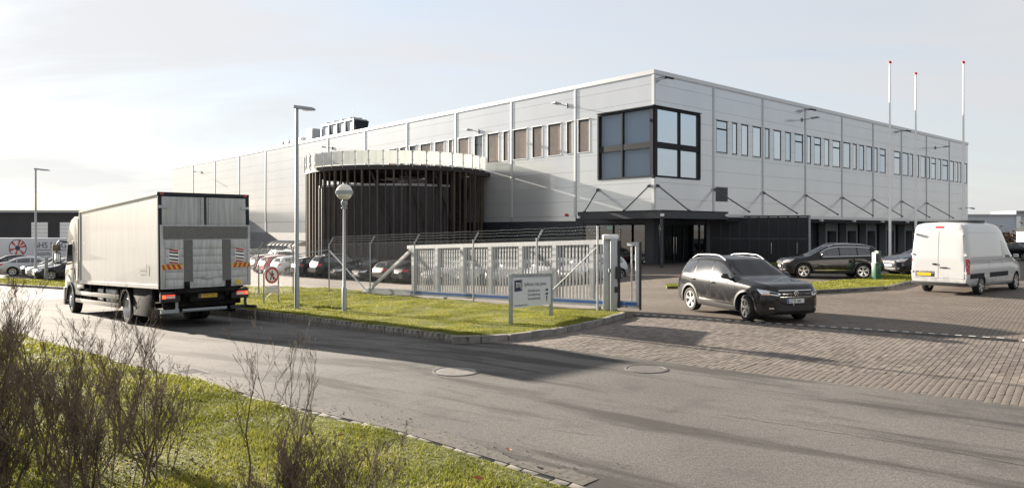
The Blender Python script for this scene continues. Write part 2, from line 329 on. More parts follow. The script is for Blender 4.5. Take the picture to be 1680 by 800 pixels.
def grass(polys_z, dens, hgt, wid, bounds, name='grass'):
    V_, n_tot = [], 0
    poly, zf = polys_z; x0, x1, y0, y1 = bounds
    n = int((x1-x0)*(y1-y0)*dens); gx = rng.uniform(x0, x1, n); gy = rng.uniform(y0, y1, n)
    k = inside(poly, gx, gy) & (np.abs(gx) < .78*gy+1.2); gx, gy = gx[k], gy[k]; n = len(gx)
    gzz = np.array([zf(a, b) for a, b in zip(gx, gy)])-.01
    a = rng.uniform(0, 2*np.pi, n); patch = .75+.5*np.sin(gx*2.1+1.3*np.sin(gy*1.7))*np.sin(gy*1.9+np.sin(gx*2.7)); h = hgt*rng.uniform(.5, 1.25, n)*np.clip(patch, .55, 1.4); wd = wid*rng.uniform(.6, 1.2, n)
    lx = rng.normal(0, .45, n)*h+.15*h; ly = rng.normal(0, .45, n)*h
    P = np.zeros((n, 5, 3)); c, s = np.cos(a)*wd/2, np.sin(a)*wd/2
    P[:, 0] = np.stack([gx-c, gy-s, gzz], 1); P[:, 1] = np.stack([gx+c, gy+s, gzz], 1)
    P[:, 2] = np.stack([gx-c*.7+lx*.35, gy-s*.7+ly*.35, gzz+h*.6], 1); P[:, 3] = np.stack([gx+c*.7+lx*.35, gy+s*.7+ly*.35, gzz+h*.6], 1)
    P[:, 4] = np.stack([gx+lx, gy+ly, gzz+h], 1)
    me = bpy.data.meshes.new(name); base = (np.arange(n)*5)[:, None]
    q = np.concatenate([base+np.array([[0, 1, 3]]), base+np.array([[0, 3, 2]]), base+np.array([[2, 3, 4]])], 1).reshape(-1)
    me.vertices.add(n*5); me.vertices.foreach_set('co', P.reshape(-1)); me.loops.add(len(q)); me.loops.foreach_set('vertex_index', q.astype(np.int32))
    me.polygons.add(len(q)//3); me.polygons.foreach_set('loop_start', np.arange(0, len(q), 3, dtype=np.int32)); me.polygons.foreach_set('loop_total', np.full(len(q)//3, 3, np.int32))
    me.update(); me.validate(); me.materials.append(M_grass); o = bpy.data.objects.new(name, me); link(o); o['kind'] = 'stuff'; return o
grass((LAWN_NEAR, zn), 3400, .055, .010, (-8.5, 1, 4.3, 10.2)); grass((LAWN_NEAR, zn), 1500, .06, .016, (-11, 0, 10.2, 14)); grass((LAWN_NEAR, zn), 500, .07, .03, (-22, -5, 14, 26))
grass((LAWN_MID, zl), 2600, .05, .012, (-9, 3.5, 15.5, 23)); grass((LAWN_MID, zl), 1100, .06, .02, (-18, 1.5, 23, 40)); grass((LAWN_R, zr), 600, .07, .03, (5, 22, 26.5, 39)); grass((LAWN_L, zs), 380, .08, .05, (-50, -18, 38, 62)); grass((LAWN_D, zr), 260, .09, .06, (16, 21, 47, 51))
# ------------------------------------------------------------------ kerbs
def resample(pl, step):
    out_ = []; P = [Vector(p) for p in pl]; carry = 0.0
    for a, b in zip(P, P[1:]):
        L_ = (b-a).length; t = carry
        while t < L_: out_.append((a+(b-a)*t/L_, math.atan2((b-a).y, (b-a).x))); t += step
        carry = t-L_
    return out_
def stones(parent, name, pl, step, wdt, hgt, m, zf, n_shapes=4, bev=.012, jit=.012):
    shapes = []
    for k in range(n_shapes):
        s = MB(); l = step-.012; s.box(-l/2, l/2, -wdt/2, wdt/2, -.2, hgt*(1+random.uniform(-.12, .12)))
        o = s.build(name, m, parent, bevel=bev); 
        for v_ in o.data.vertices: v_.co += Vector((random.uniform(-jit, jit), random.uniform(-jit, jit), random.uniform(-jit, jit)*.7))
        shapes.append(o)
    for i, (p, a) in enumerate(resample(pl, step)):
        src = shapes[i % n_shapes]; o = src if i < n_shapes else src.copy()
        if i >= n_shapes: link(o); o.parent = parent
        o.location = (p.x, p.y, zf(p.x, p.y)); o.rotation_euler = (0, 0, a+random.uniform(-.02, .02))
k = empty('kerb', label=None); k['kind'] = 'structure'
stones(k, 'kerb_stone', KERB[:6], .2, .16, .10, M_setts, lambda x, y: GL(x, y)-.03)
k = empty('kerb'); k['kind'] = 'structure'
stones(k, 'kerb_stone', CURVE[::-1], .62, .14, .10, M_conk, lambda x, y: GL(x, y)-.02, 3, .015, .004)
k = empty('kerb'); k['kind'] = 'structure'
stones(k, 'kerb_stone', [(8.3, 29.95), (11.05, 26.9), (15.25, 29.1), (17.7, 32.0), (21.6, 35.1)], 1.0, .14, .14, M_frame if False else mat('kerb_dark', (.06, .058, .056), .85, col2=(.10, .095, .09), nscale=5), G, 3, .015, .004)
k = empty('kerb'); k['kind'] = 'structure'
stones(k, 'kerb_stone', [(-60, 58.7), (-45, 51.2), (-32.2, 44.8), (-25, 41.1), (-19, 38.0)], 1.0, .16, .14, M_conk, G, 3, .015, .004)
k = empty('kerb'); k['kind'] = 'structure'   # flush edging of small setts along the verge
stones(k, 'edge_stone', [(x-.02, y-.02) for x, y in NEAR[2:7]], .2, .1, .012, mat('edge_sett', (.075, .07, .063), .9, col2=(.15, .14, .125), nscale=7), G, 4, .006, .008)
# ------------------------------------------------------------------ pavers near the road as single stones
pav = empty('paving'); pav['kind'] = 'structure'
e1 = Vector((.617, .787)); e2 = Vector((.787, -.617)); O2 = Vector((-.85, 15.95))
shapes = []
for kk in range(5):
    s = MB(); s.box(-.0988, .0988, -.0478, .0478, -.05, 0); o = s.build('paver', M_stone, pav, bevel=.005)
    tilt = Matrix.Rotation(random.uniform(-.018, .018), 4, 'X') @ Matrix.Rotation(random.uniform(-.01, .01), 4, 'Y'); o.data.transform(tilt); shapes.append(o)
PAVZ = [(-.85, 15.95), (6.99, 9.8), (9.2, 8.05), (13.2, 13.9), (10.92, 15.4), (3.36, 20.6), (.35, 16.9)]
cand = []
for j in range(-4, 160):
    for i in range(-2, 45):
        p = O2+e2*(.1*j+.05)+e1*(.2*i+.1*(j % 2)+.1)
        if p.y > 0 and inside(PAVZ, np.array([p.x]), np.array([p.y]))[0] and p.x < .74*p.y+.3: cand.append((p.y, p))
cand.sort(key=lambda q: (q[1]-Vector((0, 0))).length)
ang = math.atan2(e1.y, e1.x); rest = MB()
for idx, (_, p) in enumerate(cand):
    dz = random.uniform(-.003, .003)
    if idx < 290:
        o = shapes[idx % 5] if idx < 5 else shapes[idx % 5].copy()
        if idx >= 5: link(o); o.parent = pav
        o.location = (p.x, p.y, G(p.x, p.y)+dz); o.rotation_euler = (0, 0, ang)
    else:
        z = G(p.x, p.y)+dz; a, b = e1*.0988, e2*.0478; c4 = [p-a-b, p+a-b, p+a+b, p-a+b]; t4 = [p-a*.95-b*.9, p+a*.95-b*.9, p+a*.95+b*.9, p-a*.95+b*.9]; h = [random.uniform(-.0025, .0025) for _ in range(4)]
        rest.add([(q.x, q.y, z-.03) for q in c4]+[(q.x, q.y, z-.006) for q in c4]+[(q.x, q.y, z+h[i]) for i, q in enumerate(t4)],
                 [(0, 1, 5, 4), (1, 2, 6, 5), (2, 3, 7, 6), (3, 0, 4, 7), (4, 5, 9, 8), (5, 6, 10, 9), (6, 7, 11, 10), (7, 4, 8, 11), (8, 9, 10, 11)])
M_stone2 = mat('paver_concrete_far', (.086, .071, .060), .88, col2=(.158, .135, .115), nscale=.5, detail=8, contrast=(.3, .7), island=True)
o = rest.build('paver_field', M_stone2, pav); o['kind'] = 'stuff'
# edge drain line of the yard
# ------------------------------------------------------------------ covers in the road
M_iron = mat('cast_iron_cover', (.17, .158, .145), .8, 0, (.22, .205, .19), 8, bump=.3, bscale=25)
def manhole(x, y, r, label):
    t = empty('manhole_cover', gz(x, y), label=label, cat='manhole cover')
    s = MB(); s.lathe([(r*1.13, -.02), (r*1.13, .008), (r*1.02, .012), (r*1.0, -.01)], 40); s.build('rim', mat('cover_rim', (.075, .07, .065), .8), t)
    s = MB(); s.lathe([(0, .006), (r*.97, .006), (r*.975, -.02)], 40)
    for ix in range(-5, 6):
        for iy in range(-5, 6):
            px_, py_ = ix*r*.17+(iy % 2)*r*.085, iy*r*.16
            if math.hypot(px_, py_) < r*.86: s.box(px_-.014, px_+.014, py_-.01, py_+.01, .004, .0085)
    s.build('lid', M_iron, t)
manhole(-.95, 12.2, .36, 'round pale iron manhole cover in the sunlit road in front of the sign')
M_iron = mat('worn_cover', (.10, .094, .088), .8, 0, (.14, .13, .12), 8, bump=.4, bscale=25); manhole(2.32, 12.4, .33, 'round manhole cover at the tip of the truck shadow beside the pavers')
t = empty('drain_grate', gz(-5.6, 12.55, .004), R(-43), 'rectangular iron drain grate in the road gutter beside the verge', 'drain')
s = MB(); s.box(-.28, .28, -.2, -.16, -.02, .012); s.box(-.28, .28, .16, .2, -.02, .012); s.box(-.28, -.24, -.16, .16, -.02, .012); s.box(.24, .28, -.16, .16, -.02, .012); s.build('frame', M_iron, t)
s = MB(); [s.box(-.235+.06*i, -.205+.06*i, -.158, .158, -.02, .008) for i in range(8)]; s.build('bars', M_iron, t)
# ------------------------------------------------------------------ main building
CB = Vector((9.81, 49.6)); DR = Vector((.756, .654)); DL = Vector((-.668, .744)); NR = Vector((.654, -.756)); NL = Vector((-.744, -.668))
def FP(side, t, z, d=0.):
    D, n = (DR, NR) if side == 'R' else (DL, NL); p = CB+D*t+n*d; return Vector((p.x, p.y, z))
def fbox(mb, side, t0, t1, z0, z1, d0, d1):
    q = [FP(side, t, z, d) for z in (z0, z1) for (t, d) in ((t0, d0), (t1, d0), (t1, d1), (t0, d1))]; return mb.hexa(q)
def panel_mat(name, c1, c2, rough):
    m = mat(name, c1, rough, .5, c2, .5, 3, bump=.035, bscale=.55, stretch=(1, 1, .3)); return m
M_panel = panel_mat('silver_wall_panel', (.55, .56, .575), (.575, .585, .60), .18)
M_trim = mat('silver_trim', (.50, .51, .52), .35, .5)
M_core = mat('wall_core', (.12, .122, .128), .8)
M_base = mat('grey_base_panel', (.16, .165, .17), .6, .2, (.2, .2, .21), 2)
M_glassL = glass_mat('tinted_glazing', (.965, .975, .985), .8)
M_mir = mat('reflective_glazing', (.56, .61, .66), .04, .85)
M_mirs = [M_mir, mat('reflective_glazing_b', (.50, .56, .62), .06, .85), mat('reflective_glazing_c', (.62, .66, .70), .03, .85)]
M_dglass = glass_mat('dark_glazing', (.42, .44, .46), 3.5)
M_curt = mat('brown_curtain', (.60, .46, .37), .9, col2=(.68, .53, .43), nscale=3)
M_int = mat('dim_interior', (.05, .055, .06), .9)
M_blind = mat('pale_blind', (.55, .58, .60), .8)
bld = empty('warehouse', (CB.x, CB.y, 0), label='long two storey silver panelled warehouse with glazed corner behind the fence', cat='warehouse')
def B(mb, name, m, parent=None, **k): return mb.build(name, m, parent or bld, world=True, **k)
ZT = 13.47; LT, LR = 105.2, 63.64
s = MB()
fbox(s, 'L', .3, LT-.2, -3, 13.2, -.9, -.35); fbox(s, 'R', .3, LR-.2, -1, 13.2, -.9, -.35)
p = [CB+NL*-.4+NR*-.4, CB+DR*(LR-.2)+NR*-.4, CB+DR*(LR-.2)+DL*(LT-.2), CB+DL*(LT-.2)+NL*-.4]
s.hexa([(q.x, q.y, 12.7) for q in p]+[(q.x, q.y, 13.1) for q in p])
B(s, 'wall', M_core)
far = MB(); q0, q1, q2 = p[1], p[2], p[3]
far.hexa([(a.x, a.y, z) for z in (-3, 13.2) for a in (q1, q2, q2+DR*.3, q1+DL*-.3)]); far.hexa([(a.x, a.y, z) for z in (-3, 13.2) for a in (q0, q1, q1+DR*-.3, q0+DR*-.3)]); B(far, 'rear_wall', M_panel)
ROWS = [3.45, 4.57, 5.7, 6.84, 7.97, 9.1, 10.24, 11.37, 12.5, 13.2]
SR = [.16, 7.21, 14.25, 21.41, 28.53, 35.45, 42.61, 49.73, 57.04, 64.0-.36]
SL = [.16, 7.4, 14.75, 22.46, 30.5, 38.7, 47.19, 55.86, 65.04, 74.42, 84.17, 94.32, 105.07]
WR = [(7.58, 9.07, 1), (9.74, 10.43, 0), (11.05, 12.03, 0), (12.71, 13.96, 0), (14.63, 15.3, 0), (15.99, 17.18, 0), (17.9, 18.83, 0), (19.52, 20.97, 1), (21.73, 22.42, 0), (23.04, 24.31, 1), (24.96, 25.92, 0), (26.59, 28.15, 1), (28.78, 30.27, 0), (30.87, 31.67, 0), (32.28, 33.32, 0), (33.95, 35.16, 0), (35.78, 36.5, 0), (37.13, 38.49, 1), (40.67, 42.3, 1), (42.93, 44.52, 0), (44.95, 45.8, 0), (46.5, 47.47, 0), (48.09, 49.45, 0), (49.96, 50.75, 0), (51.31, 52.55, 1), (53.23, 54.31, 0), (54.81, 56.53, 1), (57.24, 58.6, 0), (59.24, 60.1, 0), (60.53, 61.19, 0), (62.18, 63.3, 0)]
WL = [(5.97, 7.09, 2), (7.76, 8.29, 2), (8.96, 10.35, 2), (11.05, 12.17, 2), (12.84, 14.5, 2), (15.18, 15.76, 2), (16.39, 17.89, 2), (18.57, 19.69, 3), (20.53, 22.05, 2), (22.96, 23.48, 2), (24.26, 25.67, 2), (26.42, 28.1, 2), (28.9, 30.0, 3), (30.8, 31.76, 3), (32.4, 33.9, 2)]
ZW0, ZW1 = 8.3, 10.75
CG = (.45, 5.4)     # corner glazing
CGZ = (6.06, 10.95)
holesR = [(a, b, ZW0, ZW1) for a, b, _ in WR]+[(0, CG[1], *CGZ), (7.45, 9.11, 4.57, 5.66)]
holesL = [(a, b, ZW0 if k != 3 or i > 8 else 7.85, ZW1) for i, (a, b, k) in enumerate(WL)]+[(0, 5.1, *CGZ)]
def panels(side, seams, holes, zbase):
    for a, b in zip(seams, seams[1:]):
        for z0, z1 in zip(ROWS, ROWS[1:]):
            zz0 = z0
            mb_ = MB(); g = .006
            hs = sorted([h for h in holes if h[0] < b and h[1] > a and h[2] < z1-.02 and h[3] > z0+.02])
            ta, tb = a+.03, b-.03; lo, hi = z0+g, z1-g; runs = [[]]
            cuts = sorted(set([ta, tb]+[min(max(h[i], ta), tb) for h in hs for i in (0, 1)]))
            for c0, c1 in zip(cuts, cuts[1:]):
                if c1-c0 < .004: continue
                zb_, zt_ = lo, hi
                for h in hs:
                    if h[0] < (c0+c1)/2 < h[1]:
                        if h[2] <= lo+.02: zb_ = max(zb_, h[3])
                        if h[3] >= hi-.02: zt_ = min(zt_, h[2])
                if zt_-zb_ < .02:
                    if runs[-1]: runs.append([])
                else: runs[-1].append((c0, c1, zb_, zt_))
            for rn in runs:
                if not rn: continue
                poly = []
                for c0, c1, zb_, zt_ in rn: poly += [(c0, zb_), (c1, zb_)]
                for c0, c1, zb_, zt_ in rn[::-1]: poly += [(c1, zt_), (c0, zt_)]
                q_ = [p_ for i_, p_ in enumerate(poly) if p_ != poly[i_-1]]
                mb_ = MB(); n_ = len(q_); mb_.add([FP(side, t, z, d) for d in (-.12, 0) for t, z in q_], [tuple(range(n_)), tuple(range(2*n_-1, n_-1, -1))]+[(i_, i_+n_, (i_+1) % n_+n_, (i_+1) % n_) for i_ in range(n_)])
                B(mb_, 'wall_panel', M_panel)
panels('R', SR, holesR, 3.45); panels('L', SL, holesL, 3.45)
# lower rows of the left front, base bands
def base(side, t0, t1, z0, z1, m, nm='base_panel'):
    mb_ = MB(); fbox(mb_, side, t0+.01, t1-.01, z0, z1, -.15, -.02); B(mb_, nm, m)
for a, b in zip(SL[1:], SL[2:]):
    if b < 32: base('L', a, b, 3.08, 3.44, M_panel, 'wall_panel'); base('L', a, b, -2.5, 3.07, M_anth)
    else: base('L', a, b, 2.07, 3.44, M_panel, 'wall_panel'); base('L', a, b, -3, 2.06, M_base)
# pilaster strips on the seams, parapet cap
for side, seams in (('R', SR), ('L', SL)):
    for t in seams[1:-1]:
        gap = [h for h in (holesR if side == 'R' else holesL) if h[0] < t < h[1]]
        mb_ = MB(); fbox(mb_, side, t-.14, t+.14, 3.45 if t < 32 else 2.07, 13.15, -.03, .035); fbox(mb_, side, t-.05, t+.05, 3.45, 13.15, .03, .055); B(mb_, 'cover_strip', M_trim)
for side, ln in (('R', LR), ('L', LT)):
    mb_ = MB(); fbox(mb_, side, -.06 if side == 'L' else .0, ln, 13.18, ZT, -.5, .07); fbox(mb_, side, 0, ln, 13.12, 13.18, -.1, .03); B(mb_, 'parapet_cap', M_trim)
mb_ = MB(); cxy = CB+NL*.0+NR*.0
for zz in ((3.5, CGZ[0]-.1), (CGZ[1]+.1, 13.16)):
    mb_ = MB(); q = [CB+NL*.04+NR*.04, CB+DR*.17+NR*.04, CB+DR*.17-NR*.12, CB-NL*.12-NR*.12, CB+DL*.17-NL*.12, CB+DL*.17+NL*.04]
    mb_.add([(a.x, a.y, z) for z in zz for a in q], [(5, 4, 3, 2, 1, 0), (6, 7, 8, 9, 10, 11)]+[(i, (i+1) % 6, (i+1) % 6+6, i+6) for i in range(6)])
    B(mb_, 'corner_trim', M_trim)
# windows
def window(side, t0, t1, z0, z1, kind, parent=None):
    f = MB(); w_ = .07 if kind in (0, 1) else .04
    fbox(f, side, t0, t1, z0, z0+w_, -.16, -.015); fbox(f, side, t0, t1, z1-w_, z1, -.16, -.015); fbox(f, side, t0, t0+w_, z0+w_, z1-w_, -.16, -.015); fbox(f, side, t1-w_, t1, z0+w_, z1-w_, -.16, -.015)
    if kind in (1, 3): zc = z1-.62*(z1-z0)/2.45; fbox(f, side, t0+w_, t1-w_, zc-.09, zc+.03, -.16, -.02)
    o = B(f, 'window', M_frame)
    if kind in (2, 3):
        lr_ = MB(); fbox(lr_, side, t0-.06, t0-.002, z0-.05, z1+.05, -.14, .03); fbox(lr_, side, t1+.002, t1+.06, z0-.05, z1+.05, -.14, .03); B(lr_, 'reveal', M_white, o)
    p_ = MB(); fbox(p_, side, t0+w_, t1-w_, z0+w_, z1-w_, -.055, -.04); B(p_, 'pane', M_mirs[int(t0*7.3) % 3] if kind in (0, 1) else M_glassL, o)
    bk = MB()
    if kind == 2:
        n = max(10, int((t1-t0)*26)); vs_ = []; 
        for i in range(n+1):
            t = t0+.05+(t1-t0-.1)*i/n; d = -.115+.028*math.sin(i*1.25+t)+.015*math.sin(i*.4)
            for z in (z0+.05, z1-.12): vs_.append(FP(side, t, z, d))
        bk.add(vs_, [(2*i, 2*i+2, 2*i+3, 2*i+1) for i in range(n)]); B(bk, 'curtain', M_curt, o, smooth=60)
    elif kind == 3:
        fbox(bk, side, t0, t1, z0, z1, -.34, -.3); B(bk, 'blind', M_blind, o)
    sl = MB(); fbox(sl, side, t0-.05, t1+.05, z0-.05, z0-.005, -.1, .05); B(sl, 'sill', M_trim, o); sl = MB(); fbox(sl, side, t0-.09, t1+.09, z1+.004, z1+.06, -.05, .09); B(sl, 'head_flashing', M_trim, o)
for a, b, k in WR: window('R', a, b, ZW0, ZW1, k)
for i, (a, b, k) in enumerate(WL): window('L', a, b, ZW0 if k != 3 or i > 8 else 7.85, ZW1, k)
# glazed corner
f = MB(); z0, z1 = CGZ; zm0, zm1 = 8.05, 8.58
for side, a, b in (('L', .0, 5.1), ('R', .0, CG[1])):
    fbox(f, side, a, b, z0, z0+.13, -.25, .05); fbox(f, side, a, b, z1-.13, z1, -.25, .05); fbox(f, side, b-.13, b, z0+.13, z1-.13, -.25, .09); fbox(f, side, .06, .34, z0+.13, z1-.13, -.25, .04)
    mid = (a+.5+b)/2; fbox(f, side, mid-.045, mid+.045, z0+.13, z1-.13, -.2, .045); fbox(f, side, .33, b-.12, zm0+.06, zm1-.06, -.2, .03)
    fbox(f, side, a, b+.05, z1, z1+.06, -.1, .14)
cw = B(f, 'corner_window', M_frame)
for side, b in (('L', 5.1), ('R', CG[1])):
    mid = (.5+b)/2
    for (ta, tb) in ((.33, mid-.04), (mid+.04, b-.12)):
        for (za, zb) in ((z0+.12, zm0+.07), (zm1-.07, z1-.12)):
            p_ = MB(); fbox(p_, side, ta, tb, za, zb, -.1, -.08); B(p_, 'pane', M_mir if side == 'R' else M_glassL, cw)
bk = MB(); fbox(bk, 'L', .3, 5.2, z0, z1, -.35, -.3); B(bk, 'blind', mat('office_blind', (.20, .27, .36), .7), cw)
lv = MB(); [fbox(lv, 'R', 7.5, 9.06, 4.6+i*.088, 4.66+i*.088, -.1, -.02) for i in range(12)]; fbox(lv, 'R', 7.45, 9.11, 4.57, 5.66, -.2, -.11); B(lv, 'louvre', mat('louvre_grey', (.07, .073, .08), .6))
# entrance canopy
KC = CB+NL*2.9+NR*2.83
cn_ = MB(); zc0, zc1 = 3.14, 3.62
def cpt(t, side, z, ins=0.0):
    D = DR if side == 'R' else DL; n = NR if side == 'R' else NL; p = KC+D*t-n*ins; return V(p.x, p.y, z)
A = [cpt(7.25, 'L', 0), V(KC.x, KC.y, 0), cpt(7.5, 'R', 0)]
inn = [FP('L', 7.25-2.83, 0, -.05), FP('L', 0, 0, -.05), FP('R', 7.5-2.9, 0, -.05)]
for (z_a, z_b, nm, off) in ((zc0, zc1, 'canopy', 0), ):
    poly = [A[0], A[1], A[2], inn[2], V(CB.x, CB.y, 0), inn[0]]
    cn_.add([(q.x, q.y, z) for z in (z_a, z_b) for q in poly], [(5, 4, 3, 2, 1, 0), (6, 7, 8, 9, 10, 11)]+[(i, (i+1) % 6, (i+1) % 6+6, i+6) for i in range(6)])
can = B(cn_, 'canopy', M_anth)
ft = MB()
for side, ln in (('L', 7.25), ('R', 7.5)):
    n = NR if side == 'R' else NL
    a, b = cpt(0, side, 3.64), cpt(ln, side, 3.64); ft.bar(a, b, .1, .06)
B(ft, 'fascia_cap', M_frame, can)
cl = MB(); c0 = KC+(CB-KC).normalized()*.12; cl.box(c0.x-.09, c0.x+.09, c0.y-.09, c0.y+.09, -.1, 3.2); cl.box(c0.x-.14, c0.x+.14, c0.y-.14, c0.y+.14, -.05, .05); B(cl, 'column', M_anth)
cl = MB(); c1 = cpt(7.1, 'L', 0, .15); cl.box(c1.x-.09, c1.x+.09, c1.y-.09, c1.y+.09, -1, 3.2); B(cl, 'column', M_anth)
for (q, side) in ((cpt(0, 'R', 3.35, -.02), 'R'), (cpt(7.1, 'L', 3.3, -.03), 'L'), (cpt(7.2, 'R', 3.42, -.03), 'R')):
    s = MB(); n = (NR+NL).normalized() if q.x < 10 and q.y < 46 else (NR if side == 'R' else NL); a = V(q.x, q.y, q.z); s.bar(a-V(n.x, n.y, 0)*.06, a+V(n.x, n.y, 0)*.12, .22, .16); B(s, 'canopy_lamp', M_white)
# tie rods
M_rod = mat('tie_rod_steel', (.10, .105, .115), .5, .5)
def rod(a, b):
    s = MB(); s.tube([a, b], .05, 8); s.bar(a-(b-a).normalized()*.02, a+(b-a).normalized()*.18, .16, .16); s.bar(b-(b-a).normalized()*.15, b, .14, .14); B(s, 'tie_rod', M_rod)
rod(FP('L', 5.1, 5.4, .03), cpt(6.9, 'L', 3.65, .3)); rod(FP('L', .36, 5.5, .03), cpt(3.35, 'L', 3.65, .3)); rod(FP('R', .34, 5.5, .03), cpt(3.4, 'R', 3.65, .3))
for t in (7.21, 14.25, 21.41, 28.53, 35.45, 42.61, 49.73): rod(FP('R', t, 5.48, .05), FP('R', t+.1+ (3.9 if t > 7.3 else 3.6)*.22, 3.7, 2.5))
# dock canopy
dc = MB(); fbox(dc, 'R', 4.65, LR-3, 3.44, 3.52, -.1, 2.8); B(dc, 'dock_canopy', M_trim)
dc = MB(); fbox(dc, 'R', 4.65, LR-3, 3.28, 3.5, 2.81, 2.86); B(dc, 'dock_fascia', M_trim)
dc = MB(); fbox(dc, 'R', 4.65, LR-3, 3.02, 3.27, 2.5, 2.7); B(dc, 'dock_beam', M_frame)
for t in (12.2, 18.5, 24.6, 30.6, 36.5): 
    s = MB(); fbox(s, 'R', t-.15, t+.15, 3.12, 3.24, 2.72, 2.95); B(s, 'dock_lamp', M_white)
# ground floor entrance
gf = MB(); fbox(gf, 'L', 0.0, .75, -.5, 3.44, -.3, -.02); fbox(gf, 'R', .0, .5, -.5, 3.44, -.3, -.02); fbox(gf, 'L', 6.6, 7.4, -.5, 3.44, -.3, -.02); fbox(gf, 'R', 6.3, 7.2, -.5, 3.44, -.3, -.02)
fbox(gf, 'L', .75, 6.6, 2.85, 3.44, -.3, -.04); fbox(gf, 'R', .5, 6.3, 2.85, 3.44, -.3, -.04); B(gf, 'entrance_wall', M_anth)
def shopfront(side, t0, t1, mull, door=False):
    f = MB(); fbox(f, side, t0, t1, -.05, .08, -.2, -.06); fbox(f, side, t0, t1, 2.75, 2.85, -.2, -.06)
    for t in mull: fbox(f, side, t-.045, t+.045, .08, 2.75, -.2, -.05)
    o = B(f, 'entrance_glazing', M_frame)
    for a, b in zip(mull, mull[1:]):
        p_ = MB(); fbox(p_, side, a+.045, b-.045, .08, 2.75, -.13, -.115); B(p_, 'pane', M_dglass, o)
    if door:
        for t in door: p_ = MB(); p_.tube([FP(side, t, .7, .02), FP(side, t, 1.9, .02)], .02, 8); B(p_, 'door_handle', M_chrome, o)
shopfront('L', .75, 6.6, [.79, 3.7, 5.1, 6.55]); shopfront('R', .5, 6.3, [.55, 1.2, 2.35, 3.5, 4.7, 5.5, 6.25], (2.2, 2.5))
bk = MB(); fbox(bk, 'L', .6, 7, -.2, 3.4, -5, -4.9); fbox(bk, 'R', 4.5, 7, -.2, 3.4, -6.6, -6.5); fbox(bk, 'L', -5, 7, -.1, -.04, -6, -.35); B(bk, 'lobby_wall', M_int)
for t in (1.6, 2.9): s = MB(); fbox(s, 'L', t-.4, t+.4, .1, 1.2, -2.6, -2.2); B(s, 'lobby_desk', mat('desk', (.3, .3, .3), .6))
s = MB(); fbox(s, 'L', 4.0, 4.45, 2.45, 2.65, -.3, -.25); B(s, 'exit_sign', mat('exit_green', (.02, .3, .12), .5, emit=(.05, .6, .25, .25)))
# dock wall and shelters
dk = MB(); fbox(dk, 'R', 7.2, LR-2, -.5, 3.44, -.4, -.05); B(dk, 'dock_wall', M_anth)
M_shel = mat('dock_shelter_grey', (.13, .14, .155), .6, .1, (.16, .17, .185), 1.5)
for i, t in enumerate((24.0, 28.1, 32.4, 37.0, 41.8, 46.8)):
    s = MB(); fbox(s, 'R', t-.25, t+.05, -.05, 3.0, 0, .7); fbox(s, 'R', t+1.85, t+2.15, -.05, 3.0, 0, .7); fbox(s, 'R', t+.05, t+1.85, 2.3, 3.0, 0, .68); o = B(s, 'dock_shelter', M_shel)
    s = MB(); fbox(s, 'R', t+.06, t+1.84, 0, 2.29, .02, .06); B(s, 'dock_door', mat('dock_door_dark', (.008, .010, .018), .35), o)
    s = MB(); fbox(s, 'R', t+1.2, t+1.28, 0, 2.28, .07, .12); fbox(s, 'R', t-.3, t-.26, 0, 3.0, .1, .75); B(s, 'guide', M_galv, o)
# louvred screen beside the docks
sc = MB(); a, b = V(14.6, 52.6, 0), V(20.9, 50.6, 0); d = (b-a).normalized()
scr = empty('louvre_screen', (a.x, a.y, 0), label='dark louvred screen enclosure standing between the entrance canopy and the docks', cat='screen')
M_scr = mat('screen_dark', (.030, .034, .042), .5, .2)
for i in range(28):
    z = .12+i*.115; s = MB(); s.bar(V(a.x, a.y, z), V(b.x, b.y, z), .07, .05); B(s, 'slat', M_scr, scr)
for i in range(11):
    q = a+(b-a)*i/10; s = MB(); s.bar(V(q.x, q.y+.07, 0), V(q.x, q.y+.07, 3.35), .09, .09); B(s, 'post', M_scr, scr)
s = MB(); s.bar(V(a.x, a.y, 3.38), V(b.x, b.y, 3.38), .14, .1); s.bar(V(a.x, a.y, 1.75), V(b.x, b.y, 1.75), .1, .12); B(s, 'rail', M_anth, scr)
s = MB(); s.bar(V(b.x+.05, b.y, 0), V(b.x+.05, b.y, 3.45), .14, .14); B(s, 'end_post', M_grey, scr)
s = MB(); s.hexa([(a.x, a.y+.25, 0), (b.x, b.y+.25, 0), (b.x, b.y+.3, 0), (a.x, a.y+.3, 0), (a.x, a.y+.25, 3.3), (b.x, b.y+.25, 3.3), (b.x, b.y+.3, 3.3), (a.x, a.y+.3, 3.3)]); B(s, 'backing', M_int, scr)
for k_ in (.62, .88):
    q = a+(b-a)*k_; s = MB(); s.tube([(q.x, q.y-.1, .7), (q.x, q.y-.1, 1.5)], .02, 8); B(s, 'door_handle', M_chrome, scr)
# facade lamps and cameras
def flood(side, t, z, l=.75):
    D = DR if side == 'R' else DL; s = MB(); p0 = FP(side, t, z, .02); p1 = FP(side, t, z+.05, l); s.tube([p0, p1], .035, 6)
    q = FP(side, t, z+.06, l+.1); r = FP(side, t, z+.1, l+.75); s.bar(q, r, .42, .1); s.bar(FP(side, t, z-.15, .03), FP(side, t, z+.2, .03), .18, .06); B(s, 'floodlight', M_grey)
for t, z in ((8.3, 12.0), (90.2, 11.7), (46.1, 11.9), (19.1, 11.1)): flood('L', t, z)
for t, z in ((20.8, 12.05), (52.5, 11.95)): flood('R', t, z)
for side, t, z in (('R', .9, 13.0), ('R', 21.5, 13.05), ('R', 42.8, 13.1), ('R', 63.3, 5.2)):
    for k_ in (-.25, .25):
        s = MB(); a_ = FP(side, t+k_, z, .02); b_ = FP(side, t+k_, z-.05, .5); s.tube([a_, b_], .03, 6); s.bar(b_, b_+(b_-a_)*.6+V(0, 0, -.05), .16, .14); B(s, 'camera_housing', M_black)
